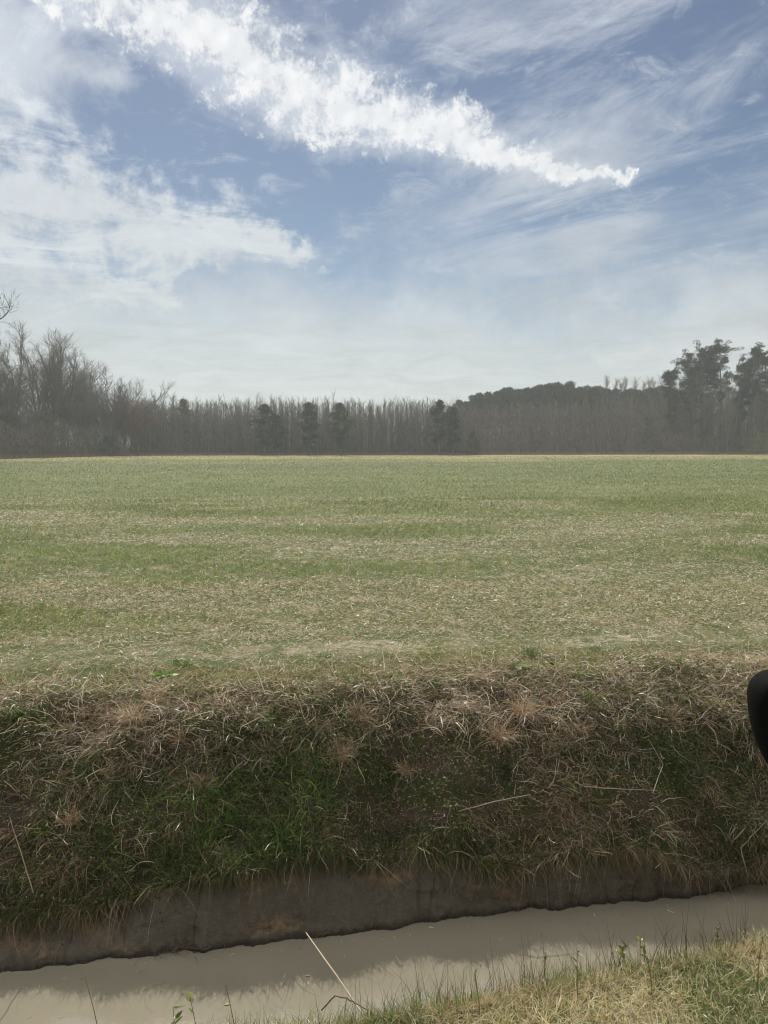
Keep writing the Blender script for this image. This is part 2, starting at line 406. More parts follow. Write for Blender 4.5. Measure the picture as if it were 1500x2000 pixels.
def ground_mat():
    m = bpy.data.materials.new('earth'); m.use_nodes = True; t = m.node_tree; N = NT(t); b = t.nodes['Principled BSDF']
    geo = N.n('ShaderNodeNewGeometry'); P = geo.outputs['Position']; x, y, z = N.sep(P)
    mud = N.n('ShaderNodeAttribute', attribute_name='mud').outputs['Fac']
    fld = N.n('ShaderNodeAttribute', attribute_name='field').outputs['Fac']
    n1 = N.noise(P, 3.0, 6, 0.6); n2 = N.noise(P, 28.0, 5, 0.65); n3 = N.noise(P, 160.0, 3, 0.6)
    rv = N.m('ABSOLUTE', N.m('SUBTRACT', N.noise(N.vmul(P, (3.6, 1.0, 0.5)), 1.0, 3, 0.5, 0.5), 0.5))
    ck = N.m('MAXIMUM', N.ramp(rv, 0.0, 0.030), N.ramp(N.noise(P, 1.4, 2, 0.5), 0.50, 0.44))
    # bank earth: dark loam, moss
    loam = N.mix(n2, (0.030, 0.022, 0.015), (0.10, 0.075, 0.05))
    moss = N.mix(n2, (0.020, 0.028, 0.008), (0.075, 0.085, 0.022))
    bank = N.mix(N.ramp(n1, 0.42, 0.58), loam, moss)
    # grey wet clay with ochre seams
    stk = N.noise(N.vmul(P, (11.0, 4.0, 3.0)), 1.0, 9, 0.8)
    clay = N.mix(N.m('ADD', N.m('MULTIPLY', n2, 0.45), N.m('MULTIPLY', stk, 0.55)), (0.020, 0.016, 0.012), (0.20, 0.172, 0.13))
    clay = N.mix(1.0, clay, N.ramp(ck, 0.0, 1.0, 0.74, 1.0), 'MULTIPLY')
    seam = N.m('MULTIPLY', N.ramp(N.noise(N.vmul(P, (1.0, 1.0, 2.2)), 1.7, 5, 0.6), 0.54, 0.68), N.ramp(n2, 0.3, 0.6))
    clay = N.mix(seam, clay, (0.26, 0.18, 0.10))
    low = N.mix(mud, bank, clay)
    wet = N.ramp(N.m('ADD', z, N.m('MULTIPLY', n2, 0.05)), -1.22, -1.27)
    low = N.mix(N.m('MULTIPLY', wet, mud), low, (0.035, 0.028, 0.02))
    # field surface seen between and beyond the blades
    vst = N.vmul(P, (0.35, 1.0, 1.0))
    big = N.noise(vst, 0.09, 5, 0.6); mid = N.noise(N.vmul(P, (0.6, 1.0, 1.0)), 0.55, 5, 0.62)
    fin = N.noise(P, 9.0, 6, 0.75)
    soil = N.mix(fin, (0.08, 0.07, 0.035), (0.27, 0.24, 0.14))
    trash = N.mix(fin, (0.16, 0.13, 0.085), (0.42, 0.38, 0.27))
    gr = N.mix(fin, (0.040, 0.066, 0.018), (0.14, 0.165, 0.058))
    near_c = N.mix(N.ramp(mid, 0.38, 0.62), soil, trash)
    near_c = N.mix(N.ramp(N.noise(P, 2.2, 5, 0.7), 0.36, 0.52), near_c, gr)
    far_c = N.mix(N.ramp(N.m('ADD', N.m('MULTIPLY', mid, 0.45), N.m('MULTIPLY', big, 0.55)), 0.38, 0.66), gr, N.mix(fin, (0.09, 0.11, 0.035), (0.24, 0.24, 0.105)))
    # strip of dead sedge along the wood's edge, lying along the far headland
    edge = N.m('SUBTRACT', y, N.m('ADD', 136.0, N.m('MULTIPLY', x, 0.12)))
    hl = N.ramp(N.m('ADD', edge, N.m('MULTIPLY', N.m('SUBTRACT', big, 0.5), 70.0)), -58.0, -30.0)
    far_c = N.mix(N.m('MULTIPLY', hl, N.ramp(N.noise(N.vmul(P, (0.12, 0.6, 1)), 1.0, 4, 0.6), 0.35, 0.55)), far_c, N.mix(fin, (0.24, 0.20, 0.08), (0.42, 0.35, 0.17)))
    # ground inside the wood
    far_c = N.mix(N.ramp(edge, 4.0, 16.0), far_c, (0.055, 0.042, 0.03))
    fc = N.mix(N.ramp(y, 12.0, 34.0), near_c, far_c)
    q = N.m('SUBTRACT', y, N.m('MULTIPLY', x, 0.11))
    band = N.m('MULTIPLY', N.ramp(q, 6.42, 6.66), N.ramp(q, 7.05, 6.85))
    bare = N.m('MAXIMUM', N.ramp(N.m('ABSOLUTE', N.m('ADD', x, 0.15)), 0.85, 0.3), N.m('MAXIMUM', N.ramp(N.m('ABSOLUTE', N.m('SUBTRACT', x, 2.15)), 0.75, 0.3), 0.25))
    bare = N.m('MULTIPLY', N.m('MULTIPLY', band, bare), N.ramp(N.noise(N.vmul(P, (0.8, 1.6, 1)), 4.5, 6, 0.75), 0.42, 0.56))
    fc = N.mix(N.m('MULTIPLY', bare, 0.55), fc, N.mix(n2, (0.40, 0.34, 0.25), (0.62, 0.55, 0.43)))
    c = N.mix(fld, low, fc)
    N.put(b.inputs['Base Color'], c)
    N.put(b.inputs['Roughness'], N.m('SUBTRACT', N.mix(mud, (0.95,)*3, (0.62,)*3), N.m('MULTIPLY', N.m('MULTIPLY', wet, mud), 0.3))); b.inputs['Specular IOR Level'].default_value = 0.3
    bp = N.n('ShaderNodeBump'); bp.inputs['Strength'].default_value = 0.9; bp.inputs['Distance'].default_value = 0.03
    N.put(bp.inputs['Height'], N.m('ADD', N.m('ADD', n2, N.m('MULTIPLY', n3, 0.4)), N.m('MULTIPLY', N.m('MULTIPLY', ck, mud), 0.4))); t.links.new(bp.outputs[0], b.inputs['Normal'])
    return m
mudw = np.clip((Sa-8.0)/0.5, 0, 1)*np.clip((11.0-Sa)/0.3+0.6*(fbm(Xa, Za, 9, 3, 61)-0.5)*4, 0, 1)
mudw = np.maximum(mudw, np.clip((Sa-5.0), 0, 1)*(Sa < 9))
fieldw = np.clip((Sa-13.3+1.2*(fbm(Xa, Ya, 4, 4, 63)-0.5))/0.8, 0, 1)+np.clip((3.6-Sa)/0.5, 0, 1)
me = make_mesh('ground', V, F, ground_mat(), smooth=True, extra={'mud': mudw.ravel(), 'field': np.clip(fieldw, 0, 1).ravel()})
tag(link('ground', me), kind='structure')

# ditch water: cloudy, silt-brown, nearly still
def water_mat():
    m = bpy.data.materials.new('silty_water'); m.use_nodes = True; t = m.node_tree; N = NT(t); b = t.nodes['Principled BSDF']
    P = N.n('ShaderNodeNewGeometry').outputs['Position']
    n = N.noise(N.vmul(P, (0.8, 1.8, 1)), 1.3, 6, 0.62, 0.6)
    N.put(b.inputs['Base Color'], N.mix(n, (0.20, 0.180, 0.135), (0.28, 0.257, 0.20)))
    b.inputs['Roughness'].default_value = 0.04; b.inputs['IOR'].default_value = 2.1; b.inputs['Specular IOR Level'].default_value = 0.5
    bp = N.n('ShaderNodeBump'); bp.inputs['Strength'].default_value = 0.05; bp.inputs['Distance'].default_value = 0.01
    N.put(bp.inputs['Height'], N.noise(N.vmul(P, (1.0, 2.6, 1)), 9.0, 3, 0.5)); t.links.new(bp.outputs[0], b.inputs['Normal'])
    return m
wx = np.linspace(-400, 400, 201); wx = np.concatenate([wx[wx < -7], np.linspace(-7, 7, 60), wx[wx > 7]])
V = np.concatenate([np.stack([wx, y_shore(wx)-0.05+0*wx, np.full_like(wx, WATER_Z)], 1), np.stack([wx, y_foot(wx)+0.16, np.full_like(wx, WATER_Z)], 1)])
n = len(wx); i = np.arange(n-1); F = np.stack([i, i+1, i+n+1, i+n], 1)
tag(link('water', make_mesh('water', V, F, water_mat())), kind='structure')

# ------------------------------------------------------------------ placing things on the ditch sides
def surf(x, s):
    y, z = surf_at(x, s); y, z = displace(x, y, z, s); return np.stack([x, y, z], 1)
def project(p):
    X, Y, Z = p[..., 0], p[..., 1], p[..., 2]-CAM_H; a = R(5)
    dep = Y*math.cos(a)-Z*math.sin(a); up = Y*math.sin(a)+Z*math.cos(a)
    return 750+1500*X/dep, 1000-1500*up/dep
def spot(px, py, s0=9.2, s1=15.99):
    """where the sight line through photo pixel (px, py) meets the bank or the field's edge"""
    s = np.linspace(s0, s1, 500); x = np.zeros(500)
    for _ in range(8):
        p = surf(x, s); qx, _q = project(p); x = x+(px-qx)/1500*p[:, 1]
    p = surf(x, s); qx, qy = project(p)
    return p[np.argmin(np.abs(qy-py)+0.2*np.abs(qx-px))]
def gspot(px, py, z=0.0):
    cx, cyy = (px-750)/1500.0, -(py-1000)/1500.0; p = R(5)
    X, Y, Z = cx, math.cos(p)+cyy*math.sin(p), -math.sin(p)+cyy*math.cos(p)
    k = (z-CAM_H)/Z; return np.array((X*k, Y*k, z))
UP = np.array((0, 0, 1.0))
def randdir(n, up=0.5, out=0.0, spread=1.0):
    d = rng.standard_normal((n, 3))*spread; d[:, 2] = np.abs(d[:, 2])*0.6+up; d[:, 1] -= out
    return norm(d)
STRAW = [(0.66, 0.55, 0.39), (0.56, 0.45, 0.29), (0.78, 0.70, 0.54), (0.44, 0.33, 0.20), (0.62, 0.53, 0.40)]
DULL = [(0.30, 0.22, 0.135), (0.22, 0.158, 0.095), (0.39, 0.305, 0.195), (0.15, 0.11, 0.07), (0.34, 0.235, 0.135)]
RUST = [(0.42, 0.25, 0.12), (0.34, 0.19, 0.09), (0.48, 0.31, 0.16), (0.38, 0.27, 0.17)]
GREEN = [(0.095, 0.155, 0.035), (0.065, 0.115, 0.03), (0.14, 0.20, 0.05), (0.05, 0.09, 0.03), (0.16, 0.19, 0.055)]
WEED = [(0.08, 0.115, 0.03), (0.06, 0.085, 0.025), (0.12, 0.155, 0.04), (0.14, 0.15, 0.06), (0.04, 0.06, 0.02)]
YEL = [(0.27, 0.28, 0.085), (0.36, 0.33, 0.13), (0.20, 0.25, 0.07), (0.42, 0.37, 0.19)]

def bank_pts(n, s0, s1, x0=-4.6, x1=5.0, pat=None, lift=0.0):
    x = rng.uniform(x0, x1, n); s = rng.uniform(s0, s1, n)
    if pat is not None:
        k = pat(x, s) > rng.uniform(0, 1, n); x, s = x[k], s[k]
    p = surf(x, s); p[:, 2] += lift; return p, s
def patch(seed, sc, lo, hi):
    return lambda x, s: np.clip((fbm(x, s*0.5, sc, 3, seed)-lo)/(hi-lo), 0, 1)

# --- matted dead grass and stems over the bank, in clots with dark gaps between
def clots(nc, per, s0, s1, r, pat=None, x0=-4.6, x1=5.0):
    """strand roots gathered in clots: (m,3) points and a per-strand clot number"""
    xc = rng.uniform(x0, x1, nc); sc_ = rng.uniform(s0, s1, nc)
    if pat is not None: k = pat(xc, sc_) > rng.uniform(0, 1, nc); xc, sc_ = xc[k], sc_[k]
    nc = len(xc); m = rng.integers(per//2, per*2, nc); i = np.repeat(np.arange(nc), m)
    x = xc[i]+rng.normal(0, r, len(i)); s = sc_[i]+rng.normal(0, r*1.4, len(i)); s = np.clip(s, 10.6, 15.6)
    return surf(x, s), i, rng.standard_normal((nc, 3))[i]
def mixw(pals, n, w, jit=0.3): return pick(pals, n, jit, np.array(w)/np.sum(w))
parts = []
MATC = STRAW+DULL+[(0.72, 0.66, 0.54)]
MW = [3, 3, 1.5, 3, 2, 3, 3, 2, 3, 2, 0.5]
p, i, dc = clots(1700, 14, 13.2, 14.75, 0.035, lambda x, s: np.clip(1.5*(fbm(x, s, 2.0, 4, 71)-0.25), 0.1, 1))
n = len(p); d = dc*0.8+rng.standard_normal((n, 3))*0.9; d[:, 2] = np.abs(d[:, 2])*0.3+0.12; d[:, 1] -= 0.3
parts.append((grow(p, d, rng.uniform(0.05, 0.21, n), 6, 0.8, 0.6, 0.8), (0.0024+0.0068*rng.uniform(0, 1, n)**2.2), mixw(MATC, n, MW), None))
p, i, dc = clots(2100, 15, 12.7, 14.4, 0.05, lambda x, s: np.clip(1.7*(fbm(x, s*0.6, 1.4, 4, 77)-0.28), 0.12, 1))
n = len(p); d = dc*0.7+rng.standard_normal((n, 3))*0.8; d[:, 2] = np.abs(d[:, 2])*0.35+0.2; d[:, 1] -= 0.45
parts.append((grow(p, d, rng.uniform(0.05, 0.21, n), 6, 0.8, 0.9, 0.8), (0.0024+0.0068*rng.uniform(0, 1, n)**2.2), mixw(MATC, n, [4, 3, 4, 2, 3, 1, 1, 1, .5, 1, 2.2], 0.35), None))
p, i, dc = clots(4600, 12, 10.9, 13.8, 0.035, lambda x, s: patch(72, 1.5, 0.3, 0.62)(x, s)*np.clip(0.5+(s-11.5)/2.5, 0.4, 1))
n = len(p); d = dc*0.8+rng.standard_normal((n, 3))*0.8; d[:, 2] = d[:, 2]*0.5+0.15; d[:, 1] -= 0.6
parts.append((grow(p, d, rng.uniform(0.05, 0.21, n), 6, 0.9, 0.9, 0.8), (0.0024+0.0062*rng.uniform(0, 1, n)**2.2), mixw(MATC, n, [3, 2, 1.6, 2, 2, 4, 3, 2, 3, 3, 1.0], 0.35), None))
p, s = bank_pts(14000, 11.0, 14.9); n = len(p); d = rng.standard_normal((n, 3)); d[:, 2] = d[:, 2]*0.4+0.1; d[:, 1] -= 0.5
parts.append((grow(p, d, rng.uniform(0.03, 0.14, n), 5, 1.3, 0.9, 1.6), rng.uniform(0.0018, 0.004, n), mixw(MATC, n, [2, 2, 1, 2, 1, 3, 3, 2, 3, 3, 0.5]), None))
# long stems trailing down the slope
p, s = bank_pts(700, 12.0, 14.5)
n = len(p); d = rng.standard_normal((n, 3)); d[:, 2] = np.abs(d[:, 2])*0.5; d[:, 1] -= 0.9
parts.append((grow(p, d, rng.uniform(0.14, 0.36, n), 9, 1.3, 2.0, 1.6), rng.uniform(0.0028, 0.0052, n), pick(STRAW, n, 0.2), np.linspace(1, 0.5, 10)))
# fringe hanging over the clay
p, i, dc = clots(360, 34, 10.7, 11.8, 0.07, lambda x, s: 0.25+1.2*(fbm(x, x*0, 2.0, 3, 97)-0.3))
n = len(p); d = rng.standard_normal((n, 3)); d[:, 2] = d[:, 2]*0.4+0.1; d[:, 1] -= 0.9
parts.append((grow(p, d, rng.uniform(0.06, 0.26, n), 6, 1.1, 2.0, 1.1), rng.uniform(0.0025, 0.006, n), pick(DULL, n, 0.25), None))
p, s = bank_pts(700, 10.6, 11.3)
n = len(p); d = rng.standard_normal((n, 3))*0.6; d[:, 1] -= 1.0
parts.append((grow(p, d, rng.uniform(0.2, 0.42, n), 8, 0.9, 3.2, 0.5), rng.uniform(0.002, 0.0036, n), pick(DULL+STRAW[:1], n, 0.25), None))
tag(link('dead_grass', ribbon_mesh('dead_grass', parts, M_straw)), kind='stuff')

# --- green blades and small weeds through the mat
parts = []
def gpat(x, s):
    a = 0.55*np.exp(-((x+0.75)/0.75)**2-((s-11.9)/1.1)**2)+0.6*np.exp(-((x-2.4)/0.8)**2-((s-12.6)/1.2)**2)
    return np.clip(a+np.clip(1.1-(s-11)/2.6, 0.08, 1)*np.clip((fbm(x, s*0.5, 1.5, 4, 73)-0.48)/0.16, 0.03, 0.7), 0, 1)
p, s = bank_pts(52000, 10.9, 14.2, pat=gpat)
n = len(p); d = randdir(n, 0.5, 0.55)
parts.append((grow(p, d, rng.uniform(0.04, 0.17, n), 4, 0.8, 0.8, 0.4), rng.uniform(0.0025, 0.0050, n), pick(GREEN+WEED, n, 0.25), None))
p, s = bank_pts(9000, 10.85, 11.3)
n = len(p); d = rng.standard_normal((n, 3)); d[:, 1] -= 1.0; d[:, 2] = d[:, 2]*0.4
parts.append((grow(p, d, rng.uniform(0.06, 0.20, n), 5, 0.8, 2.4, 0.4), rng.uniform(0.0025, 0.0050, n), pick(WEED+GREEN[1:2], n, 0.25), None))
p, i, dc = clots(520, 34, 10.8, 13.4, 0.035, gpat); n = len(p); d = dc*0.35+randdir(n, 0.7, 0.5, 0.7)
parts.append((grow(p, d, rng.uniform(0.05, 0.16, n), 5, 0.8, 1.3, 0.5), rng.uniform(0.003, 0.0075, n), pick(GREEN+[(0.17, 0.25, 0.06)], n, 0.3), None))
p, i, dc = clots(420, 30, 10.7, 11.3, 0.05); n = len(p); d = dc*0.3+rng.standard_normal((n, 3))*0.7; d[:, 1] -= 0.9
parts.append((grow(p, d, rng.uniform(0.05, 0.18, n), 5, 0.8, 2.2, 0.6), rng.uniform(0.0025, 0.005, n), pick(WEED+DULL[:2], n, 0.3), None))
n = 1100; x = rng.normal(-0.95, 0.40, n); s = rng.normal(11.7, 0.5, n); p = surf(x, np.clip(s, 10.9, 14))
parts.append((grow(p, randdir(n, 1.0, 0.5, 0.6), rng.uniform(0.08, 0.24, n), 5, 0.7, 1.1, 0.3), rng.uniform(0.004, 0.009, n), pick([(0.17, 0.27, 0.06), (0.12, 0.21, 0.045), (0.22, 0.32, 0.08)], n, 0.2), None))
tag(link('green_grass', ribbon_mesh('green_grass', parts, M_green)), kind='stuff')

parts = []
p, s = bank_pts(70000, 13.6, 15.35, pat=lambda x, s: np.clip((s-13.5)/0.9, 0, 1)*np.clip(2.6*(fbm(x, s, 2.4, 4, 79)-0.30), 0.12, 1)); n = len(p)
parts.append((grow(p, randdir(n, 0.6, 0.1, 0.8), rng.uniform(0.02, 0.065, n), 3, 0.6, 0.5, 0.4), rng.uniform(0.0025, 0.0045, n), mixw(YEL+GREEN[:3], n, [3, 2, 3, 2, 2, 1, 2], 0.25), None))
tag(link('lip_turf', ribbon_mesh('lip_turf', parts, M_green)), kind='stuff')
# --- leaf carpet: cleavers, clover, moss and litter
def carpet(name, specs, mat):
    Vs, Fs, Cs, o = [], [], [], 0
    for P, L0, L1, ratio, col, upz in specs:
        n = len(P); d = rng.standard_normal((n, 3)); d[:, 2] = d[:, 2]*0.5+upz
        L = rng.uniform(L0, L1, n); V, F, C = leaf_quads(P, d, L, L*ratio, col, 0.4)
        Vs.append(V); Fs.append(F+o); Cs.append(C); o += len(V)
    return tag(link(name, make_mesh(name, np.concatenate(Vs), np.concatenate(Fs), mat, np.concatenate(Cs))), kind='stuff')
a1, s = bank_pts(52000, 10.9, 14.3, pat=gpat); a1[:, 2] += rng.uniform(0, 0.05, len(a1)); a1[:, 1] -= rng.uniform(0, 0.04, len(a1))
a2, s = bank_pts(62000, 10.9, 14.6); a2[:, 2] += rng.uniform(0, 0.02, len(a2))
a3, s = bank_pts(7000, 11.2, 14.2, pat=patch(75, 2.0, 0.45, 0.6)); a3[:, 2] += rng.uniform(0.02, 0.07, len(a3)); a3[:, 1] -= 0.04
a4, s = bank_pts(5200, 11.0, 14.3, pat=lambda x, s: np.clip(gpat(x, s)+0.12, 0, 1)); a4[:, 2] += rng.uniform(0.02, 0.07, len(a4)); a4[:, 1] -= 0.04
carpet('ground_weeds', [(a4, 0.025, 0.055, 0.38, pick(GREEN+WEED[:3]+[(0.19, 0.26, 0.09)], len(a4), 0.25), 0.5),
                        (a1, 0.012, 0.034, 0.55, pick(WEED+GREEN, len(a1), 0.25), 0.3),
                        (a3, 0.014, 0.03, 0.5, pick([(0.20, 0.26, 0.08), (0.15, 0.22, 0.06), (0.26, 0.29, 0.13)], len(a3), 0.2), 0.6)], M_leaf)
a5, s = bank_pts(9000, 9.3, 10.9, pat=lambda x, s: np.clip((s-9.0)/1.9, 0.1, 1)*np.clip(2*(fbm(x, s, 3.0, 3, 107)-0.25), 0.05, 1))
carpet('leaf_litter', [(a5, 0.006, 0.022, 0.6, pick([(0.07, 0.055, 0.04), (0.12, 0.09, 0.06), (0.045, 0.035, 0.025), (0.20, 0.15, 0.09)], len(a5), 0.3), 0.0),
                       (a2, 0.008, 0.024, 0.4, pick(DULL+STRAW[:2]+[(0.10, 0.07, 0.045)], len(a2), 0.3), 0.1)], M_straw)

# --- the field: drilled winter grain in last year's trash
def field_pts(n, d0, d1, k):
    """plan positions in the field, thinning with distance as 1/d**k per square metre"""
    u = rng.uniform(0, 1, n); e = 2-k
    D = (d0**e+u*(d1**e-d0**e))**(1/e) if abs(e) > 1e-6 else d0*(d1/d0)**u
    x = D*rng.uniform(-0.60, 0.60, n)+rng.uniform(-0.6, 0.6, n)
    return x, D
def field_z(x, y):
    q = y-y_top(x); s = np.where(q < 0.7, 14+np.clip(q-0.06, 0, 1)/0.64, 15+np.clip((q-0.7)/5.3, 0, 1))
    return displace(x, y, 0*x, s)[1]+swell(x, y)
def trashy(x, y):
    """share of pale trash at a place: patches drawn out across the view, none far off"""
    a = fbm(x*0.45, y, 0.55, 4, 81); b = fbm(x*0.5, y, 0.12, 3, 83)
    return np.clip((0.62*a+0.38*b-0.43)/0.13, 0, 1)*np.clip((46-y)/30, 0.03, 1)
parts = []; gparts = []
for (n, d0, d1, k) in ((170000, 5.6, 10.0, 0.3), (150000, 10.0, 26.0, 1.4), (150000, 26.0, 128.0, 1.9)):
    x, y = field_pts(n, d0, d1, k); q = y-y_top(x)
    keep = (q > 0.05) & (rng.uniform(0, 1, n) < (1.0-0.82*trashy(x, y))*(1-0.62*np.exp(-((q-0.9)/0.22)**2)*np.clip(np.exp(-((x+0.15)/0.6)**2)+np.exp(-((x-2.15)/0.55)**2)+0.15, 0, 1)))
    x, y = x[keep], y[keep]; n = len(x)
    row = (rng.uniform(0, 1, n) < 0.32) & (y > 9)
    xr = x-0.10*y; x = np.where(row, np.round(xr/0.19)*0.19+0.10*y+rng.normal(0, 0.022, n), x)
    p = np.stack([x, y, field_z(x, y)], 1)
    edge = np.clip((y-y_top(x)-0.2)/2.4, 0, 1)
    L = rng.uniform(0.035, 0.085, n)*(0.55+0.55*edge); wl = np.maximum(0.0034, y*0.00055)
    c = pick([(0.11, 0.165, 0.045), (0.075, 0.125, 0.035), (0.165, 0.21, 0.06), (0.23, 0.25, 0.085)], n, 0.25)*np.interp(y, [8, 20, 60], [1.35, 1.2, 0.66])[:, None]*(0.62+0.76*fbm(x*0.7, y, 0.8, 4, 111))[:, None]*np.array((1.0, 0.97, 0.92))
    cy_ = pick(YEL, n, 0.3); m = rng.uniform(0, 1, n) < (1-edge)*0.7+0.18; c[m] = cy_[m]
    gparts.append((grow(p, randdir(n, 0.7, 0.0, 0.75), L, 3, 0.5, 0.35, 0.3), wl*rng.uniform(0.8, 1.3, n), c, None))
for (n, d0, d1, k) in ((84000, 6.0, 10.0, 0.5), (125000, 10.0, 26.0, 1.4), (50000, 26.0, 110.0, 1.9)):
    x, y = field_pts(n, d0, d1, k); q = y-y_top(x)
    keep = (q > 0.0) & (rng.uniform(0, 1, n) < np.clip(0.13+0.95*trashy(x, y), 0, 1)*np.where(q < 1.2, 0.55, 1))
    x, y = x[keep], y[keep]; n = len(x); p = np.stack([x, y, field_z(x, y)+rng.uniform(0.002, 0.022, n)], 1)
    d = rng.standard_normal((n, 3)); d[:, 2] = np.abs(d[:, 2])*0.25+0.02
    L = rng.uniform(0.02, 0.075, n); wl = np.maximum(0.0026, y*0.00040)
    parts.append((grow(p, d, L, 3, 0.5, 0.25, 0.5), wl*rng.uniform(0.7, 1.5, n), mixw(MATC, n, [3, 3, 3, 2, 2, 1, 1, 1, 1, 1, 2], 0.3), np.array((0.8, 1, 0.9, 0.5))))
# a few pale stalks standing proud in the crop
x, y = field_pts(900, 9, 60, 1.4); n = len(x); p = np.stack([x, y, field_z(x, y)], 1)
parts.append((grow(p, randdir(n, 1.0, 0, 0.5), rng.uniform(0.10, 0.22, n), 4, 0.4, 0.4, 0.3), np.maximum(0.004, y*0.0005), pick(STRAW, n, 0.1), None))
tag(link('crop_grass', ribbon_mesh('crop_grass', gparts, M_green)), kind='stuff')
tag(link('field_straw', ribbon_mesh('field_straw', parts, M_straw)), kind='stuff')

# --- mown verge on the near side
parts = []
def near_pts(n, s0=2.0, s1=5.0, x0=-2.2, x1=3.2, pw=1.0):
    x = rng.uniform(x0, x1, n); s = s0+(s1-s0)*rng.uniform(0, 1, n)**pw; return surf(x, s), x, s
p, x, s = near_pts(110000, 2.0, 3.25); n = len(p)
g = fbm(p[:, 0], p[:, 1], 2.5, 4, 91); isg = rng.uniform(0, 1, n) < np.clip((g-0.50)*3.0, 0.06, 0.6)
c = 1.2*pick([(0.54, 0.48, 0.25), (0.58, 0.53, 0.34), (0.42, 0.36, 0.20), (0.66, 0.60, 0.43), (0.44, 0.31, 0.19)], n, 0.22)
cg = pick([(0.13, 0.18, 0.05), (0.18, 0.21, 0.07), (0.09, 0.15, 0.035)], n, 0.2); c[isg] = cg[isg]
d = randdir(n, 0.45, 0.0, 0.9)
parts.append((grow(p, d, rng.uniform(0.03, 0.085, n), 4, 0.9, 0.5, 0.7), rng.uniform(0.0015, 0.003, n), c, None))
p, x, s = near_pts(26000, 3.0, 5.2, pw=1.3); n = len(p)
parts.append((grow(p, randdir(n, 0.7, -0.35, 0.7), rng.uniform(0.04, 0.12, n), 4, 0.7, 0.4, 0.4), rng.uniform(0.0015, 0.003, n), pick(DULL+YEL+GREEN[:3], n, 0.2), None))
tag(link('verge_grass', ribbon_mesh('verge_grass', parts, M_green)), kind='stuff')
# dark bare stubs of rush along the crest
parts = []
p, x, s = near_pts(2600, 3.2, 5.0, -0.5, 3.2)
k = fbm(p[:, 0], 0*p[:, 0], 3.5, 3, 95) > 0.40; p = p[k]; n = len(p)
parts.append((grow(p, randdir(n, 1.4, -0.15, 0.35), rng.uniform(0.07, 0.24, n), 4, 0.25, 0.0, 0.15), rng.uniform(0.002, 0.004, n), pick([(0.10, 0.085, 0.06), (0.15, 0.12, 0.08), (0.07, 0.055, 0.04)], n, 0.2), None))
p, x, s = near_pts(5200, 3.0, 4.2, -0.6, 3.2); k = fbm(p[:, 0], 0*p[:, 0], 2.2, 3, 99) > 0.5; p = p[k]; n = len(p)
parts.append((grow(p, randdir(n, 0.9, -0.1, 0.6), rng.uniform(0.05, 0.13, n), 4, 0.6, 0.6, 0.3), rng.uniform(0.0025, 0.0045, n), pick([(0.17, 0.25, 0.06), (0.12, 0.19, 0.045), (0.24, 0.28, 0.10)], n, 0.2), None))
tag(link('rush_stubble', ribbon_mesh('rush_stubble', parts, M_straw)), kind='stuff')

# straw bits and scum drifting on the ditch
n = 260; x = rng.uniform(-3.2, 4.2, n); f = rng.uniform(0, 1, n)**2; y = (y_foot(x)-0.03)*(1-f)+(y_shore(x)+0.25)*f
p = np.stack([x, y, np.full(n, WATER_Z+0.003)], 1); d = rng.standard_normal((n, 3)); d[:, 2] = 0.0
g = grow(p, d, rng.uniform(0.008, 0.05, n), 3, 0.3, 0.0, 0.2); g[..., 2] = WATER_Z+0.003
tag(link('floating_straw', ribbon_mesh('floating_straw', [(g, rng.uniform(0.0015, 0.004, n), pick(STRAW+DULL[:2], n, 0.2), np.ones(4))], M_straw)), kind='stuff')

# ------------------------------------------------------------------ trees
def tubes(pts, r0, r1, sides=5, gam=1.0):
    """tapering tubes along centre lines (n,K1,3), radius r0 -> r1"""
    n, K1, _ = pts.shape
    t = np.gradient(pts, axis=1); t = norm(t)
    ref = np.zeros_like(t); ref[..., 0] = 1.0
    u = norm(np.cross(t, ref+0.3*np.array((0, 1, 0.2)))); v = np.cross(t, u)
    f = np.linspace(0, 1, K1)**gam
    r = np.asarray(r0)[:, None]*(1-f)+np.asarray(r1)[:, None]*f
    a = np.arange(sides)/sides*2*np.pi
    V = pts[:, :, None, :]+r[:, :, None, None]*(np.cos(a)[None, None, :, None]*u[:, :, None, :]+np.sin(a)[None, None, :, None]*v[:, :, None, :])
    V = V.reshape(-1, 3)
    i = (np.arange(n)*K1*sides)[:, None, None]; k = (np.arange(K1-1)*sides)[None, :, None]; j = np.arange(sides)[None, None, :]; j2 = (j+1) % sides
    F = np.stack([i+k+j, i+k+j2, i+k+sides+j2, i+k+sides+j], -1).reshape(-1, 4)
    return V, F
def spawn(pts, m, t0, t1, ang0, ang1, up):
    """m children on every parent line: start points and directions"""
    n, K1, _ = pts.shape
    t = np.linspace(t0, t1, m)[None, :]+rng.uniform(-0.5, 0.5, (n, m))*(t1-t0)/m
    t = np.clip(t, 0, 1)*(K1-1); i = np.minimum(np.floor(t).astype(int), K1-2); f = (t-i)[..., None]
    r = np.arange(n)[:, None]
    a, b = pts[r, i], pts[r, i+1]; p = a*(1-f)+b*f; tan = norm(b-a)
    w = norm(np.cross(tan, rng.standard_normal((n, m, 3))))
    th = np.radians(rng.uniform(ang0, ang1, (n, m)))[..., None]
    d = tan*np.cos(th)+w*np.sin(th); d[..., 2] += up
    return p.reshape(-1, 3), norm(d.reshape(-1, 3)), (t/(K1-1)).ravel()
def join(lst):
    Vs, Fs, Cs, o = [], [], [], 0
    for V, F, c in lst:
        Vs.append(V); Fs.append(F+o); o += len(V)
        Cs.append(np.tile(np.array(c, float), (len(V), 1))*(1+0.12*rng.standard_normal((len(V), 1))) if np.ndim(c) == 1 else c)
    return np.concatenate(Vs), np.concatenate(Fs), np.clip(np.concatenate(Cs), 0.004, 1)
BARK = (0.105, 0.096, 0.083)
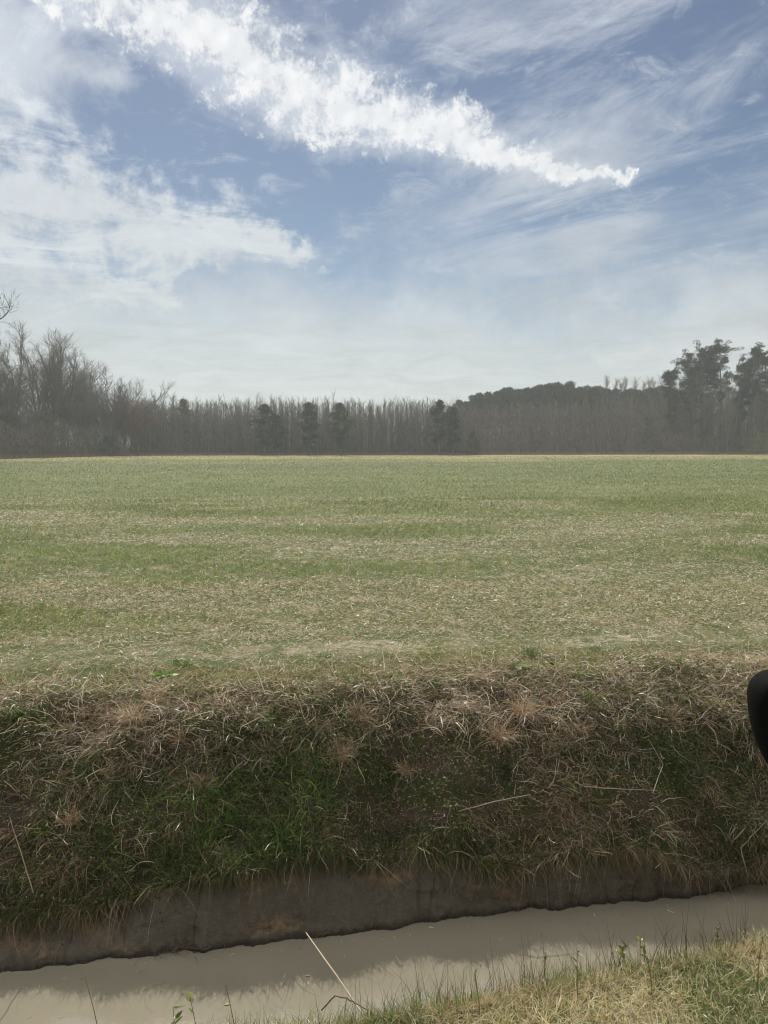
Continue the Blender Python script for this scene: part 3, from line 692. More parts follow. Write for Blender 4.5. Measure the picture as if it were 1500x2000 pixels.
def mesh_of(name, lst, mat): V, F, C = join(lst); return make_mesh(name, V, F, mat, C)

def broad_tree(H, lean=0.0, twig=(0.118, 0.110, 0.096), dens=1.0, spread=1.0, tw=0.036):
    """wide leafless hardwood: trunk mesh, crown mesh of limbs and twigs"""
    th = H*rng.uniform(0.22, 0.36)
    tr = grow(np.zeros((1, 3)), np.array([[lean, 0, 1.0]]), np.array([th]), 7, 0.12, -0.05, 0.08)
    r0 = 0.017*H
    trunk = [tubes(tr, [r0*1.25], [r0*0.8], 8)+(BARK,)]
    p, d, _ = spawn(tr, 7, 0.5, 1.0, 10, 34*spread, 0.35)
    L1 = H*rng.uniform(0.46, 0.66, len(p)); L1[-1] = H-th
    l1 = grow(p, d, L1, 9, 0.55, -0.35, 0.5)
    p, d, t = spawn(l1, 10, 0.15, 1.0, 18, 50, 0.35); l2 = grow(p, d, H*0.24*(1.15-0.6*t)*rng.uniform(0.7, 1.2, len(p)), 6, 0.6, -0.35, 0.6)
    p, d, t = spawn(l2, 7, 0.1, 1.0, 20, 60, 0.2); l3 = grow(p, d, H*0.105*(1.2-0.6*t)*rng.uniform(0.7, 1.2, len(p)), 4, 0.5, -0.3, 0.5)
    p, d, t = spawn(l3, int(9*dens), 0.1, 1.0, 20, 55, 0.25); l4 = grow(p, d, H*0.045*rng.uniform(0.6, 1.3, len(p)), 2, 0.3, -0.3, 0.4)
    crown = [tubes(l1, np.full(len(l1), r0*0.55), np.full(len(l1), r0*0.10), 5)+(BARK,),
             tubes(l2, np.full(len(l2), r0*0.20), np.full(len(l2), r0*0.05), 4)+(BARK,)]
    V, F = ribbons(l3, np.full(len(l3), tw*1.6)); crown.append((V, F, twig))
    V, F = ribbons(l4, np.full(len(l4), tw)); crown.append((V, F, twig))
    return mesh_of('trunk', trunk, M_twig), mesh_of('crown', crown, M_twig)
def slim_tree(H, twig=(0.12, 0.11, 0.096), lean=0.0, n=34, tw=0.026, low=0.22):
    """young close-grown tree: a straight pole with short rising branches"""
    tr = grow(np.zeros((1, 3)), np.array([[lean, 0, 1.0]]), np.array([H*0.94]), 9, 0.10, -0.1, 0.10)
    r0 = 0.0065*H+0.015
    p, d, t = spawn(tr, n, low, 0.99, 22, 48, 0.35); l1 = grow(p, d, H*0.15*(1.25-0.8*t)*rng.uniform(0.6, 1.2, len(p)), 5, 0.4, -0.7, 0.4)
    p, d, t = spawn(l1, 6, 0.15, 1.0, 20, 45, 0.3); l2 = grow(p, d, H*0.05*rng.uniform(0.6, 1.3, len(p)), 3, 0.3, -0.5, 0.4)
    tv = tubes(tr, [r0], [r0*0.15], 5)+(tuple(q*1.05 for q in BARK),)
    V, F = ribbons(l1, np.full(len(l1), tw*1.4)); c = [(V, F, twig)]
    V, F = ribbons(l2, np.full(len(l2), tw)); c.append((V, F, twig))
    return mesh_of('trunk', [tv], M_twig), mesh_of('crown', c, M_twig)
NEEDLE = [(0.028, 0.042, 0.022), (0.038, 0.053, 0.026), (0.020, 0.032, 0.018), (0.052, 0.060, 0.030)]
NEEDLE2 = [(0.040, 0.060, 0.030), (0.055, 0.074, 0.036), (0.030, 0.046, 0.026), (0.075, 0.088, 0.046)]
OLIVE = [(0.13, 0.13, 0.06), (0.10, 0.105, 0.05), (0.16, 0.14, 0.07)]
def clumps(C, rad, per, size, pal=NEEDLE, flat=0.5):
    """needle or leaf clumps round centres C"""
    n = len(C)*per; u = norm(rng.standard_normal((n, 3)))*rng.uniform(0.25, 1.0, (n, 1))**0.6
    u[:, 2] *= flat; P = np.repeat(C, per, 0)+u*np.repeat(np.asarray(rad)*np.ones(len(C)), per)[:, None]
    d = norm(u+0.6*rng.standard_normal((n, 3))+np.array((0, 0, 0.25))); L = size*rng.uniform(0.6, 1.4, n)
    c0 = pick(pal, len(C), 0.25); col = np.repeat(c0, per, 0)*(1+0.22*rng.standard_normal((n, 1)))
    V, F, Cc = leaf_quads(P, d, L, L*0.42, np.clip(col, 0.006, 1), 0.2)
    return V, F, Cc
def pine(H, crown_from=0.3, width=2.4, nb=46, per=34, flat_top=False, clump=0.55, size=0.34, lean=0.0, keep=0.85, pal=NEEDLE):
    tr = grow(np.zeros((1, 3)), np.array([[lean, 0, 1.0]]), np.array([H*0.97]), 10, 0.08, -0.05, 0.07)
    r0 = 0.011*H+0.03
    p, d, t = spawn(tr, nb, crown_from, 1.0, 55 if not flat_top else 38, 85 if not flat_top else 72, 0.10 if not flat_top else 0.25)
    q = np.clip((t-crown_from)/(1-crown_from), 0, 1)
    if flat_top: Lb = width*np.clip(0.50+1.0*q, 0.3, 1.1)*(1-0.5*np.clip(q-0.8, 0, 1)/0.2)*rng.uniform(0.45, 1.2, len(p))
    else: Lb = width*1.15*np.clip(1.03-q, 0.03, 1)**0.75*np.clip(0.35+1.5*q, 0, 1)*rng.uniform(0.35, 1.25, len(p))
    l1 = grow(p, d, Lb, 6, 0.45, -0.25, 0.5)
    p2, d2, t2 = spawn(l1, 3, 0.45, 1.0, 25, 60, 0.15); l2 = grow(p2, d2, 0.35*np.repeat(Lb, 3)*rng.uniform(0.6, 1.2, len(p2)), 3, 0.4, -0.3, 0.4)
    br = [tubes(l1, np.full(len(l1), r0*0.24), np.full(len(l1), r0*0.06), 4)+(BARK,)]
    V, F = ribbons(l2, np.full(len(l2), 0.03)); br.append((V, F, BARK))
    C = np.concatenate([l1[:, -1], l2[:, -1], l2[::2, 1]])
    C = C[rng.uniform(0, 1, len(C)) < keep]
    cr = clumps(C, clump*rng.uniform(0.6, 1.25, len(C)), per, size, pal)
    return (mesh_of('trunk', [tubes(tr, [r0], [r0*0.25], 7)+(BARK,)], M_twig), mesh_of('branches', br, M_twig), mesh_of('crown', [cr], M_needle))
def conifer_bush(H, W, pal, per=46, n=70, pw=0.9):
    t = rng.uniform(0.03, 1, n)**0.9; a = rng.uniform(0, 6.283, n); r = W*0.5*(1-t)**pw*rng.uniform(0.45, 1.0, n)+0.05
    C = np.stack([r*np.cos(a), r*np.sin(a), t*H*0.96], 1)
    V, F, Cc = clumps(C, 0.17*W*(1.15-t), per, 0.22, pal, 0.9)
    tr = grow(np.zeros((1, 3)), np.array([[0, 0, 1.0]]), np.array([H*0.9]), 5, 0.05, 0, 0.05)
    return (mesh_of('trunk', [tubes(tr, [0.09], [0.02], 5)+(BARK,)], M_twig), mesh_of('crown', [(V, F, Cc)], M_needle))

PART = {2: ('trunk', 'crown'), 3: ('trunk', 'branches', 'crown')}
def tall(m): return max(v for me in m for v in (float(np.percentile(_co(me), 99.3)),))
def _co(me):
    a = np.empty(len(me.vertices)*3, np.float32); me.vertices.foreach_get('co', a); return a[2::3]
def plant_tree(name, meshes, loc, label, cat, group=None, rz=0.0, sc=1.0, sxy=None):
    o = empty(name, tuple(loc), rz); s = sxy if sxy else sc; o.scale = (s, s, sc)
    for nm, me in zip(PART[len(meshes)], meshes): link(nm, me, o)
    return tag(o, label, cat, group)
def wood_edge(x): return 136+0.12*np.maximum(x, -42)-1.3*np.clip(-x-42, 0, 40)
def gz(x, y): return float(field_z(np.array([float(x)]), np.array([float(y)]))[0])-0.05
def at(px, D): return (px-750)/1500.0*D*1.0
def height(topy, D):
    """height of something at ground distance D whose top shows at photo row topy"""
    return CAM_H+D*math.tan(math.atan((1000-topy)/1500.0)-R(5))

ORD = 'first second third fourth fifth sixth seventh eighth ninth tenth'.split()
# leafless hardwoods on the left, tallest at the frame's edge
protoB = [broad_tree(20, 0.03*random.uniform(-1, 1)) for _ in range(6)]
LEFT_TREES = [(-62, 640, 108, 0, 'leafless tree partly cut off by the left edge of the photo, thin grey limbs'),
    (-12, 652, 112, 1, 'tall leafless tree with a crooked fork, standing first from the left edge of the wood'),
    (38, 634, 116, 2, 'tallest leafless hardwood on the left, with upright forked limbs'),
    (76, 640, 121, 3, 'tall leafless hardwood just right of the tallest one on the left'),
    (104, 655, 123, 4, 'leafless hardwood with steep limbs, third tall crown from the left edge'),
    (128, 676, 125, 5, 'leafless hardwood where the left treetops begin to step down'),
    (152, 688, 127, 0, 'leafless hardwood with thick low trunk beside open gaps of sky'),
    (178, 702, 128, 1, 'leafless hardwood with arching limbs above the left undergrowth'),
    (205, 716, 130, 2, 'round crowned leafless tree above the dark evergreen bush'),
    (232, 728, 132, 3, 'leafless hardwood with fine hazy twigs left of the reddish maple'),
    (262, 742, 134, 4, 'leafless hardwood rising behind the reddish maple'),
    (286, 758, 136, 5, 'last broad leafless tree before the slim plantation poles'),
    (20, 668, 131, 3, 'leafless tree standing behind the tallest hardwood on the left'),
    (92, 690, 136, 1, 'smaller leafless tree half hidden behind two tall hardwoods'),
    (150, 715, 140, 4, 'leafless tree in the second row behind the sky gaps'),
    (215, 742, 142, 0, 'leafless tree in the second row above the evergreen bush'),
    (335, 774, 146, 2, 'broad leafless tree top standing among the first plantation poles')]
for i, (px, ty, D, k, lab) in enumerate(LEFT_TREES):
    h = height(ty, D); x = at(px, D)
    plant_tree('bare_tree', protoB[k], (x, D, gz(x, D)), lab, 'tree', 'leafless hardwoods on the left', rz=i*2.3, sc=h/tall(protoB[k]), sxy=h/19.0*(0.92 if i < 12 else 1.1))
# the nearer tree whose limb ends reach into the frame
big = broad_tree(18, 0.0, spread=1.3)
def co3(m):
    a = np.empty(len(m.vertices)*3, np.float32); m.vertices.foreach_get('co', a); return a.reshape(-1, 3)
cv = co3(big[1]); best = None
for rz in np.linspace(0, 6.28, 36):
    xr = cv[:, 0]*math.cos(rz)-cv[:, 1]*math.sin(rz); k = np.argsort(-xr)[:60]; zz = cv[k, 2].mean()
    if best is None or zz > best[0]: best = (zz, rz, xr[k].mean())
sz = min((CAM_H+62*(869-588)/1500.0)/best[0], 1.6)
plant_tree('bare_tree', big, (at(60, 62)-best[2], 62, 0), 'nearer leafless tree off the left edge, only branch tips in view above the wood', 'tree', rz=best[1], sc=sz, sxy=1.0)
# red-budded maple
red = broad_tree(12, 0.0, twig=(0.22, 0.10, 0.095), dens=1.0, spread=1.1)
x = at(272, 128); plant_tree('red_maple', red, (x, 128, gz(x, 128)), 'small maple flushed with red buds at the foot of the left treetops', 'tree', rz=0.4, sc=height(775, 128)/11.5, sxy=0.75)
# lower leafless trees filling the left wood's skirt
protoS = [broad_tree(9, 0, twig=(0.125, 0.112, 0.095), dens=1.0, spread=1.2, tw=0.028) for _ in range(4)]
for i in range(26):
    px = -40+i*13.5+random.uniform(-5, 5); D = float(np.interp(px, [0, 120, 320], [108, 122, 134]))+random.uniform(-2, 6)
    x = at(px, D); plant_tree('understory_tree', protoS[i % 4], (x, D, gz(x, D)), 'low twiggy leafless tree in the skirt of the left wood', 'tree', 'low leafless trees under the left hardwoods', rz=i*1.7, sc=random.uniform(0.7, 1.15))

# slim plantation poles, centre and right of centre
protoP = [slim_tree(11.5, (0.128, 0.120, 0.105), 0.02*random.uniform(-1, 1), n=random.choice((34, 44, 54)), tw=0.030) for _ in range(10)]
protoQ = [slim_tree(12, (0.128, 0.108, 0.09), 0.03*random.uniform(-1, 1), n=44, low=0.12) for _ in range(8)]
for i in range(210):
    px = 296+i*2.88+random.uniform(-7, 7); x0 = at(px, 138); D = float(wood_edge(x0))+abs(random.gauss(0, 1))*5+0.5; x = at(px, D)
    h = height(random.gauss(786, 8), D)
    plant_tree('slim_tree', protoP[i % 10], (x, D, gz(x, D)), 'slim leafless pole tree in the even plantation across the middle', 'tree', 'slim pole trees of the plantation', rz=i*2.1, sc=h/tall(protoP[i % 10]), sxy=random.uniform(0.75, 1.25))
def rtop(px): return float(np.interp(px, [880, 950, 1050, 1150, 1290, 1400, 1520], [803, 795, 786, 782, 776, 752, 745]))
for i in range(124):
    px = 884+i*5.2+random.uniform(-7, 7); D = (146 if px < 1290 else 158)+random.uniform(0, 12); x = at(px, D)
    h = height(rtop(px)+random.gauss(0, 7), D)
    plant_tree('slim_brown_tree', protoQ[i % 8], (x, D, gz(x, D)), 'slim brownish leafless tree in front of the dark pine ridge', 'tree', 'slim brownish trees before the pine ridge', rz=i*1.3, sc=h/tall(protoQ[i % 8]))

# the rest of the wood, one mass: deeper poles and the brush between them
def rc(col, n, k, j=0.35): return np.repeat(np.array(col)*np.clip(1+j*rng.standard_normal((n, 1)), 0.3, 2.2), 2*(k+1), axis=0)
def woods():
    lst = []
    n = 1500
    px = np.concatenate([rng.uniform(280, 900, n*2//5), rng.uniform(880, 1560, n-n*2//5)]); D = np.where(px < 890, rng.uniform(142, 185, n), rng.uniform(156, 205, n))
    top = np.where(px < 890, 792+rng.normal(0, 7, n), np.interp(px, [880, 1000, 1150, 1300, 1560], [806, 794, 786, 784, 775])+rng.normal(0, 6, n))
    H = CAM_H+D*np.tan(np.arctan((1000-top)/1500)-R(5)); x = (px-750)/1500*D
    P = np.stack([x, D, np.zeros(n)], 1)
    tr = grow(P, norm(np.array([[0, 0, 1.0]])+0.02*rng.standard_normal((n, 3))), H, 5, 0.05, 0, 0.05)
    V, F = tubes(tr, 0.006*H+0.02, 0.001*H, 3); lst.append((V, F, (0.10, 0.092, 0.08)))
    p, d, t = spawn(tr, 42, 0.10, 0.98, 25, 55, 0.3); L = np.repeat(H, 42)*0.12*rng.uniform(0.5, 1.2, len(p))
    b = grow(p, d, L, 3, 0.4, -0.4, 0.5); V, F = ribbons(b, np.full(len(b), 0.065)); lst.append((V, F, rc((0.122, 0.110, 0.095), len(b), 3)))
    return link('woods', mesh_of('woods', lst, M_twig))
tag(woods(), kind='stuff')
def brush():
    lst = []
    n = 20000; px = rng.uniform(860, 1600, n); D = rng.uniform(168, 200, n); x = (px-750)/1500*D; z = rng.uniform(0, 9.5, n); d = rng.standard_normal((n, 3)); d[:, 2] = np.abs(d[:, 2])+0.6
    V, F = ribbons(grow(np.stack([x, D, z], 1), d, rng.uniform(0.8, 2.2, n), 3, 0.6, 0.1, 0.6), np.full(n, 0.14)); lst.append((V, F, rc((0.10, 0.088, 0.074), n, 3)))
    for (n, a, b, depth, hmax, col) in ((26000, -120, 320, 26, 4.0, (0.115, 0.104, 0.086)), (60000, 290, 900, 20, 7.0, (0.095, 0.090, 0.078)), (44000, 880, 1640, 30, 7.5, (0.112, 0.096, 0.080))):
        px = rng.uniform(a, b, n); x = (px-750)/1500*138; D = wood_edge(x)+rng.uniform(0, 1, n)**1.4*depth+0.5; x = (px-750)/1500*D
        z = rng.uniform(0, 1, n)**1.5*hmax*(0.5+fbm(x, D, 0.25, 3, 101))*np.where(px > 1285, 0.45, 1.0)
        d = rng.standard_normal((n, 3)); d[:, 2] = np.abs(d[:, 2])+0.5
        g = grow(np.stack([x, D, z-0.1], 1), d, rng.uniform(0.5, 1.8, n), 3, 0.6, 0.1, 0.6)
        V, F = ribbons(g, np.full(n, 0.055)); lst.append((V, F, rc(col, n, 3)*np.repeat(0.65+0.8*fbm(x, D, 0.35, 3, 103), 8)[:, None]))
    # dead sedge at the foot of the wood
    n = 16000; px = rng.uniform(-80, 1600, n); x = (px-750)/1500*136; D = wood_edge(x)-rng.uniform(-1.0, 1.6, n); x = (px-750)/1500*D
    g = grow(np.stack([x, D, field_z(x, D)-0.03], 1), randdir(n, 1.1, 0, 0.5), rng.uniform(0.25, 0.75, n), 3, 0.4, 0.4, 0.3)
    V, F = ribbons(g, np.full(n, 0.05)); lst.append((V, F, (0.20, 0.165, 0.10)))
    return link('undergrowth', mesh_of('undergrowth', lst, M_twig))
tag(brush(), kind='stuff')

# dark young pines standing out of the plantation
for (px, ty, D, w, cf, lab) in ((517, 792, 133, 2.5, 0.18, 'round headed dark pine, leftmost of those standing out of the plantation'),
        (541, 812, 136, 1.6, 0.2, 'short narrow pine tucked beside the leftmost dark pine'),
        (604, 786, 132, 2.3, 0.15, 'tall full dark pine, second of three spaced along the middle'),
        (666, 789, 132, 2.6, 0.15, 'broad dark pine with gaps of sky in its head, third along the middle'),
        (857, 783, 137, 2.0, 0.22, 'narrow dark pine with a pointed head where the ridge begins'),
        (884, 796, 138, 1.7, 0.2, 'thinner pine touching the pointed one where the ridge begins'),
        (366, 780, 140, 1.7, 0.25, 'faint slender pine among the plantation poles left of centre')):
    h = height(ty, D); m = pine(h, cf, w*1.15, nb=60, per=24, clump=0.42, size=0.26, keep=0.74, pal=NEEDLE2 if px != 366 else OLIVE); x = at(px, D-3)
    plant_tree('pine_tree', m, (x, D-3, gz(x, D)), lab, 'tree', 'dark pines standing out of the plantation')
# the pine ridge behind
protoR = [pine(16, 0.45, 3.0, nb=40, per=20, clump=0.9, size=0.5) for _ in range(5)]
ridge_top = lambda px: float(np.interp(px, [885, 930, 1000, 1050, 1110, 1150, 1200, 1250, 1300], [792, 778, 762, 757, 751, 758, 764, 762, 757]))
for i in range(72):
    px = 884+i*5.9+random.uniform(-2, 2); D = 172+random.uniform(0, 22)+(12 if i % 2 else 0); x = at(px, D)
    h = height(ridge_top(px)+random.gauss(1, 5), D)
    plant_tree('ridge_pine', protoR[i % 5], (x, D, gz(x, D)), 'dark round topped pine on the ridge behind the brownish trees', 'tree', 'pines along the ridge', rz=i*1.9, sc=h/tall(protoR[i % 5]))
# pale wind-leaned trees above the ridge
protoL = [slim_tree(21, (0.22, 0.19, 0.165), 0.10, n=70, tw=0.075, low=0.55) for _ in range(4)]
for i, px in enumerate((1172, 1184, 1197, 1211, 1224, 1238, 1252, 1266, 1279, 1292)):
    D = 214+(i % 3)*4; x = at(px, D)
    plant_tree('leaning_tree', protoL[i % 4], (x, D, 0), 'pale leafless tree leaning right above the ridge end, %s from the left' % ORD[i], 'tree', 'pale leaning trees above the ridge', rz=random.uniform(-0.5, 0.5), sc=height(734+(i*37 % 11), D)/tall(protoL[i % 4]))
# tall flat-topped pines on the right
for (px, ty, D, w, cf, ln, lab) in ((1310, 728, 150, 2.6, 0.50, -0.02, 'tall pine with tiered low limbs at the left end of the right-hand group'),
        (1334, 700, 153, 3.1, 0.50, -0.03, 'tall pine with a left-leaning layered crown in the right-hand group'),
        (1366, 685, 151, 3.7, 0.60, 0.0, 'broad flat topped pine, widest crown of the right-hand group'),
        (1404, 678, 149, 3.4, 0.60, 0.01, 'tallest pine of the right-hand group with a domed head'),
        (1430, 704, 155, 2.4, 0.62, 0.02, 'slim pine between the tallest one and the gap on the right'),
        (1458, 681, 150, 2.6, 0.60, 0.0, 'straight pine with a small tufted head right of the gap'),
        (1487, 700, 147, 3.0, 0.55, 0.0, 'pine with a bent trunk near the right edge of the photo'),
        (1348, 722, 160, 3.0, 0.45, 0.0, 'lower pine filling behind the left-leaning crown of the right-hand group'),
        (1388, 700, 162, 3.2, 0.5, 0.0, 'pine behind, joining the widest crown to the tallest one'),
        (1440, 716, 162, 2.8, 0.5, 0.0, 'lower pine showing through the gap in the right-hand group'),
        (1512, 690, 152, 3.0, 0.55, 0.0, 'pine half cut off by the right edge of the photo')):
    h = height(ty, D); m = pine(h, cf-0.12, w*0.98, nb=44, per=46, flat_top=True, clump=0.58, size=0.30, lean=ln, keep=0.72); x = at(px, D)
    plant_tree('tall_pine', m, (x, D, gz(x, D)), lab, 'tree', 'tall pines on the right', rz=0)
for k, (i, px, ty, D) in enumerate(sorted(((i,)+t for i, t in enumerate(((1290, 735, 158), (1322, 726, 162), (1352, 735, 146), (1385, 742, 147), (1418, 745, 145), (1440, 738, 160), (1472, 742, 146), (1500, 728, 158), (1345, 690, 168), (1475, 688, 170)))), key=lambda t: t[1])):
    h = height(ty, D); x = at(px, D)
    plant_tree('bare_tree', protoB[i % 6], (x, D, gz(x, D)), 'leafless hardwood among the tall pines on the right, %s of ten counted from the left' % ORD[k], 'tree', 'leafless hardwoods among the right-hand pines', rz=i*1.1+0.5, sc=h/tall(protoB[i % 6]), sxy=h/19*0.62)
# evergreen bushes along the edge
HOLLY = [(0.045, 0.070, 0.030), (0.035, 0.055, 0.026), (0.07, 0.09, 0.04)]
OLIVE = [(0.13, 0.13, 0.06), (0.10, 0.105, 0.05), (0.16, 0.14, 0.07)]
for (px, ty, D, W, pal, nm, lab) in ((922, 838, 137, 3.4, HOLLY, 'cedar', 'small dark pointed cedar at the foot of the pine ridge'),
        (216, 848, 121, 4.4, HOLLY, 'evergreen_bush', 'dark green evergreen bush at the foot of the left hardwoods'),
        (178, 838, 126, 5.0, OLIVE, 'evergreen_bush', 'grey green bush beside the dark one under the left hardwoods'),
        (80, 838, 112, 3.6, OLIVE, 'olive_bush', 'olive yellow bush at the foot of the tallest left tree'),
        (8, 800, 109, 6.5, OLIVE, 'olive_bush', 'large olive bush at the left edge of the photo'),
        (268, 862, 130, 3.0, OLIVE, 'olive_bush', 'low olive bush below the reddish maple'),
        (420, 838, 140, 3.0, HOLLY, 'cedar', 'dim cedar inside the plantation left of centre'),
        (1262, 808, 148, 3.8, HOLLY, 'cedar', 'dark cedar where the brownish trees meet the tall pines'),
        (1288, 800, 150, 5.0, OLIVE, 'olive_bush', 'tall olive shrub left of the tall pines'),
        (1478, 842, 140, 5.0, OLIVE, 'olive_bush', 'spreading olive bush near the right edge of the photo'),
        (1375, 838, 150, 6.0, HOLLY, 'holly_tree', 'dark holly under the widest pine on the right'),
        (1435, 845, 150, 5.0, HOLLY, 'holly_tree', 'dark holly under the gap between the right-hand pines')):
    h = height(ty, D); m = conifer_bush(h, W, pal, per=30, n=80, pw=0.9 if nm == 'cedar' else 0.5); x = at(px, D)
    plant_tree(nm, m, (x, D, gz(x, D)), lab, 'bush' if 'bush' in nm else 'tree')

# ------------------------------------------------------------------ single plants, stalks and sticks near the camera
def ray_at(px, py, Y):
    """world point at distance Y on the sight line of a photo pixel"""
    cx, cyy = (px-750)/1500.0, -(py-1000)/1500.0; p = R(5)
    X, Yv, Z = cx, math.cos(p)+cyy*math.sin(p), -math.sin(p)+cyy*math.cos(p)
    return np.array((X*Y/Yv, Y, CAM_H+Z*Y/Yv))
def tuft_mesh(n, L0, L1, pal, tips=None, up=0.7, sag=1.0, w=(0.0022, 0.0042), r=0.035, bend=0.7, out=0.25):
    a = rng.uniform(0, 6.283, n); q = rng.uniform(0, 1, n)**0.5*r
    P = np.stack([q*np.cos(a), q*np.sin(a), -0.02+0*a], 1)
    d = rng.standard_normal((n, 3))*0.55; d[:, :2] += P[:, :2]/r*0.5; d[:, 2] = np.abs(d[:, 2])+up; d[:, 1] -= out
    pts = grow(P, d, rng.uniform(L0, L1, n), 6, bend, sag, 0.5)
    c = pick(pal, n, 0.22)
    if tips is not None:
        c2 = pick(tips, n, 0.2); f = np.linspace(0, 1, 7)[None, :, None]**1.3; c = c[:, None, :]*(1-f)+c2[:, None, :]*f
    return pts, rng.uniform(w[0], w[1], n), c, np.linspace(1, 0.2, 7)
def put_mesh(name, me, loc, label, cat, group=None, rz=0.0, sc=1.0):
    o = link(name, me); o.location = tuple(loc); o.rotation_euler = (0, 0, rz); o.scale = (sc,)*3
    return tag(o, label, cat, group)
for (px, py, n, L0, L1, lab) in ((972, 1445, 170, 0.10, 0.26, 'rust and straw grass tuft with silvery upright blades, centre right of the bank'),
        (1022, 1392, 130, 0.08, 0.20, 'rusty grass tuft just above the silvery one, right of centre on the bank'),
        (1308, 1405, 130, 0.08, 0.20, 'bristly tan tuft high on the bank toward the right'),
        (1128, 1424, 110, 0.07, 0.17, 'flattened tan tuft between the bristly one and the silvery one'),
        (664, 1478, 130, 0.08, 0.20, 'orange brown tuft in the middle of the bank above the green grass'),
        (795, 1503, 100, 0.06, 0.15, 'small orange brown tuft right of the middle of the bank'),
        (262, 1402, 120, 0.08, 0.18, 'reddish brown tuft under the bank lip on the left'),
        (305, 1368, 100, 0.08, 0.18, 'thin brown tuft at the lip left of the pale upright stalk'),
        (355, 1440, 100, 0.08, 0.17, 'light brown tuft above and left of the long green blades'),
        (386, 1532, 130, 0.08, 0.19, 'bushy rust coloured tuft beside the long green blades'),
        (140, 1600, 90, 0.06, 0.15, 'dark brown curled tuft low on the left of the bank'),
        (700, 1395, 90, 0.07, 0.16, 'brown tuft hanging just under the lip at the middle')):
    me = ribbon_mesh('dry_tuft', [tuft_mesh(int(n*1.5), L0*1.15, L1*1.15, RUST+[(0.60, 0.40, 0.21)], STRAW, w=(0.003, 0.006), r=0.05, out=0.45)], M_straw)
    put_mesh('dry_tuft', me, spot(px, py, 11.0, 15.5), lab, 'grass tuft', 'dead grass tufts on the bank')
for (px, py, n, L0, L1, w, lab) in ((455, 1610, 60, 0.12, 0.32, (0.004, 0.008), 'clump of long bright green blades low on the left of the bank'),
        (555, 1640, 70, 0.12, 0.34, (0.005, 0.010), 'widest green clump, long flat blades arching over the clay'),
        (425, 1535, 60, 0.08, 0.20, (0.004, 0.007), 'small green blade clump above the long bladed ones'),
        (505, 1590, 40, 0.10, 0.26, (0.004, 0.008), 'green blades between the two long bladed clumps'),
        (545, 1352, 70, 0.04, 0.09, (0.003, 0.005), 'round mossy green clump at the lip near the pale upright stalk'),
        (635, 1283, 90, 0.04, 0.09, (0.004, 0.007), 'dark green clump on the bare sandy strip, left of centre'),
        (1037, 1284, 150, 0.07, 0.15, (0.004, 0.008), 'thick dark green clump beside the pale rosette on the bank top'),
        (1148, 1252, 80, 0.04, 0.09, (0.004, 0.007), 'bluish green clump on the pale bare patch, right of centre'),
        (932, 1232, 80, 0.03, 0.07, (0.004, 0.006), 'small dark clump in the turf left of the pale bare patch'),
        (30, 1395, 60, 0.05, 0.12, (0.003, 0.006), 'green clump under the lip at the left edge of the photo')):
    me = ribbon_mesh('green_clump', [tuft_mesh(n, L0, L1, GREEN[:4]+[(0.10, 0.19, 0.04)], None, 0.9, 1.1, w, 0.05, 0.6)], M_green)
    put_mesh('green_clump', me, spot(px, py, 11.0, 16.0), lab, 'grass clump', 'green clumps on the bank')
# broad leaved rosettes
def rosette(n, L0, L1, pal, ratio=0.32):
    a = np.arange(n)*2.4; P = np.stack([0.008*np.cos(a), 0.008*np.sin(a), 0.0*a], 1)
    d = np.stack([np.cos(a), np.sin(a), rng.uniform(0.15, 0.8, n)], 1); L = rng.uniform(L0, L1, n)
    pts = grow(P, d, L, 4, 0.2, 0.7, 0.2)
    return [(pts, L*ratio, pick(pal, n, 0.15), np.array((0.35, 0.8, 1.0, 0.85, 0.15)))]
for (px, py, n, L0, L1, pal, lab) in ((1014, 1304, 22, 0.06, 0.12, [(0.30, 0.36, 0.20), (0.24, 0.31, 0.17)], 'pale grey green leaf rosette at the lip, beside the thick green clump'),
        (318, 1324, 14, 0.07, 0.13, [(0.20, 0.30, 0.06), (0.16, 0.26, 0.05)], 'bright yellow green rosette on the lip at the left'),
        (640, 1572, 18, 0.05, 0.09, [(0.10, 0.17, 0.06), (0.08, 0.14, 0.05)], 'small leafy rosette in the middle of the bank below the orange tuft'),
        (355, 1302, 12, 0.05, 0.09, [(0.13, 0.20, 0.05)], 'thin green rosette right of the bright one on the lip')):
    me = ribbon_mesh('leaf_rosette', rosette(n, L0, L1, pal), M_leaf)
    q = spot(px, py, 11.5, 16.0); q[2] += 0.015
    put_mesh('leaf_rosette', me, q, lab, 'weed')

def poly_tube(P, r0, r1, sides=6):
    P = np.array(P, float); t = np.linspace(0, 1, len(P)); tt = np.linspace(0, 1, (len(P)-1)*4+1)
    C = np.stack([np.interp(tt, t, P[:, i]) for i in range(3)], 1)
    C[1:-1] += rng.normal(0, r0*0.35, C[1:-1].shape)
    return tubes(C[None], [r0], [r1], sides)
M_stem = leaf_mat('dry_stems', 0.05, 0.06, 0.45)
# leaning reed over the water
B = surf(np.array([0.06]), np.array([4.3]))[0]; T = ray_at(598, 1822, B[1]+0.75)
me = mesh_of('dry_reed', [poly_tube([B, B*0.5+T*0.5+(0, 0, 0.015), T], 0.0048, 0.0026, 7)+((0.46, 0.38, 0.27),)], M_stem)
tag(link('dry_reed', me), 'straight tan reed leaning left out over the ditch water', 'reed')
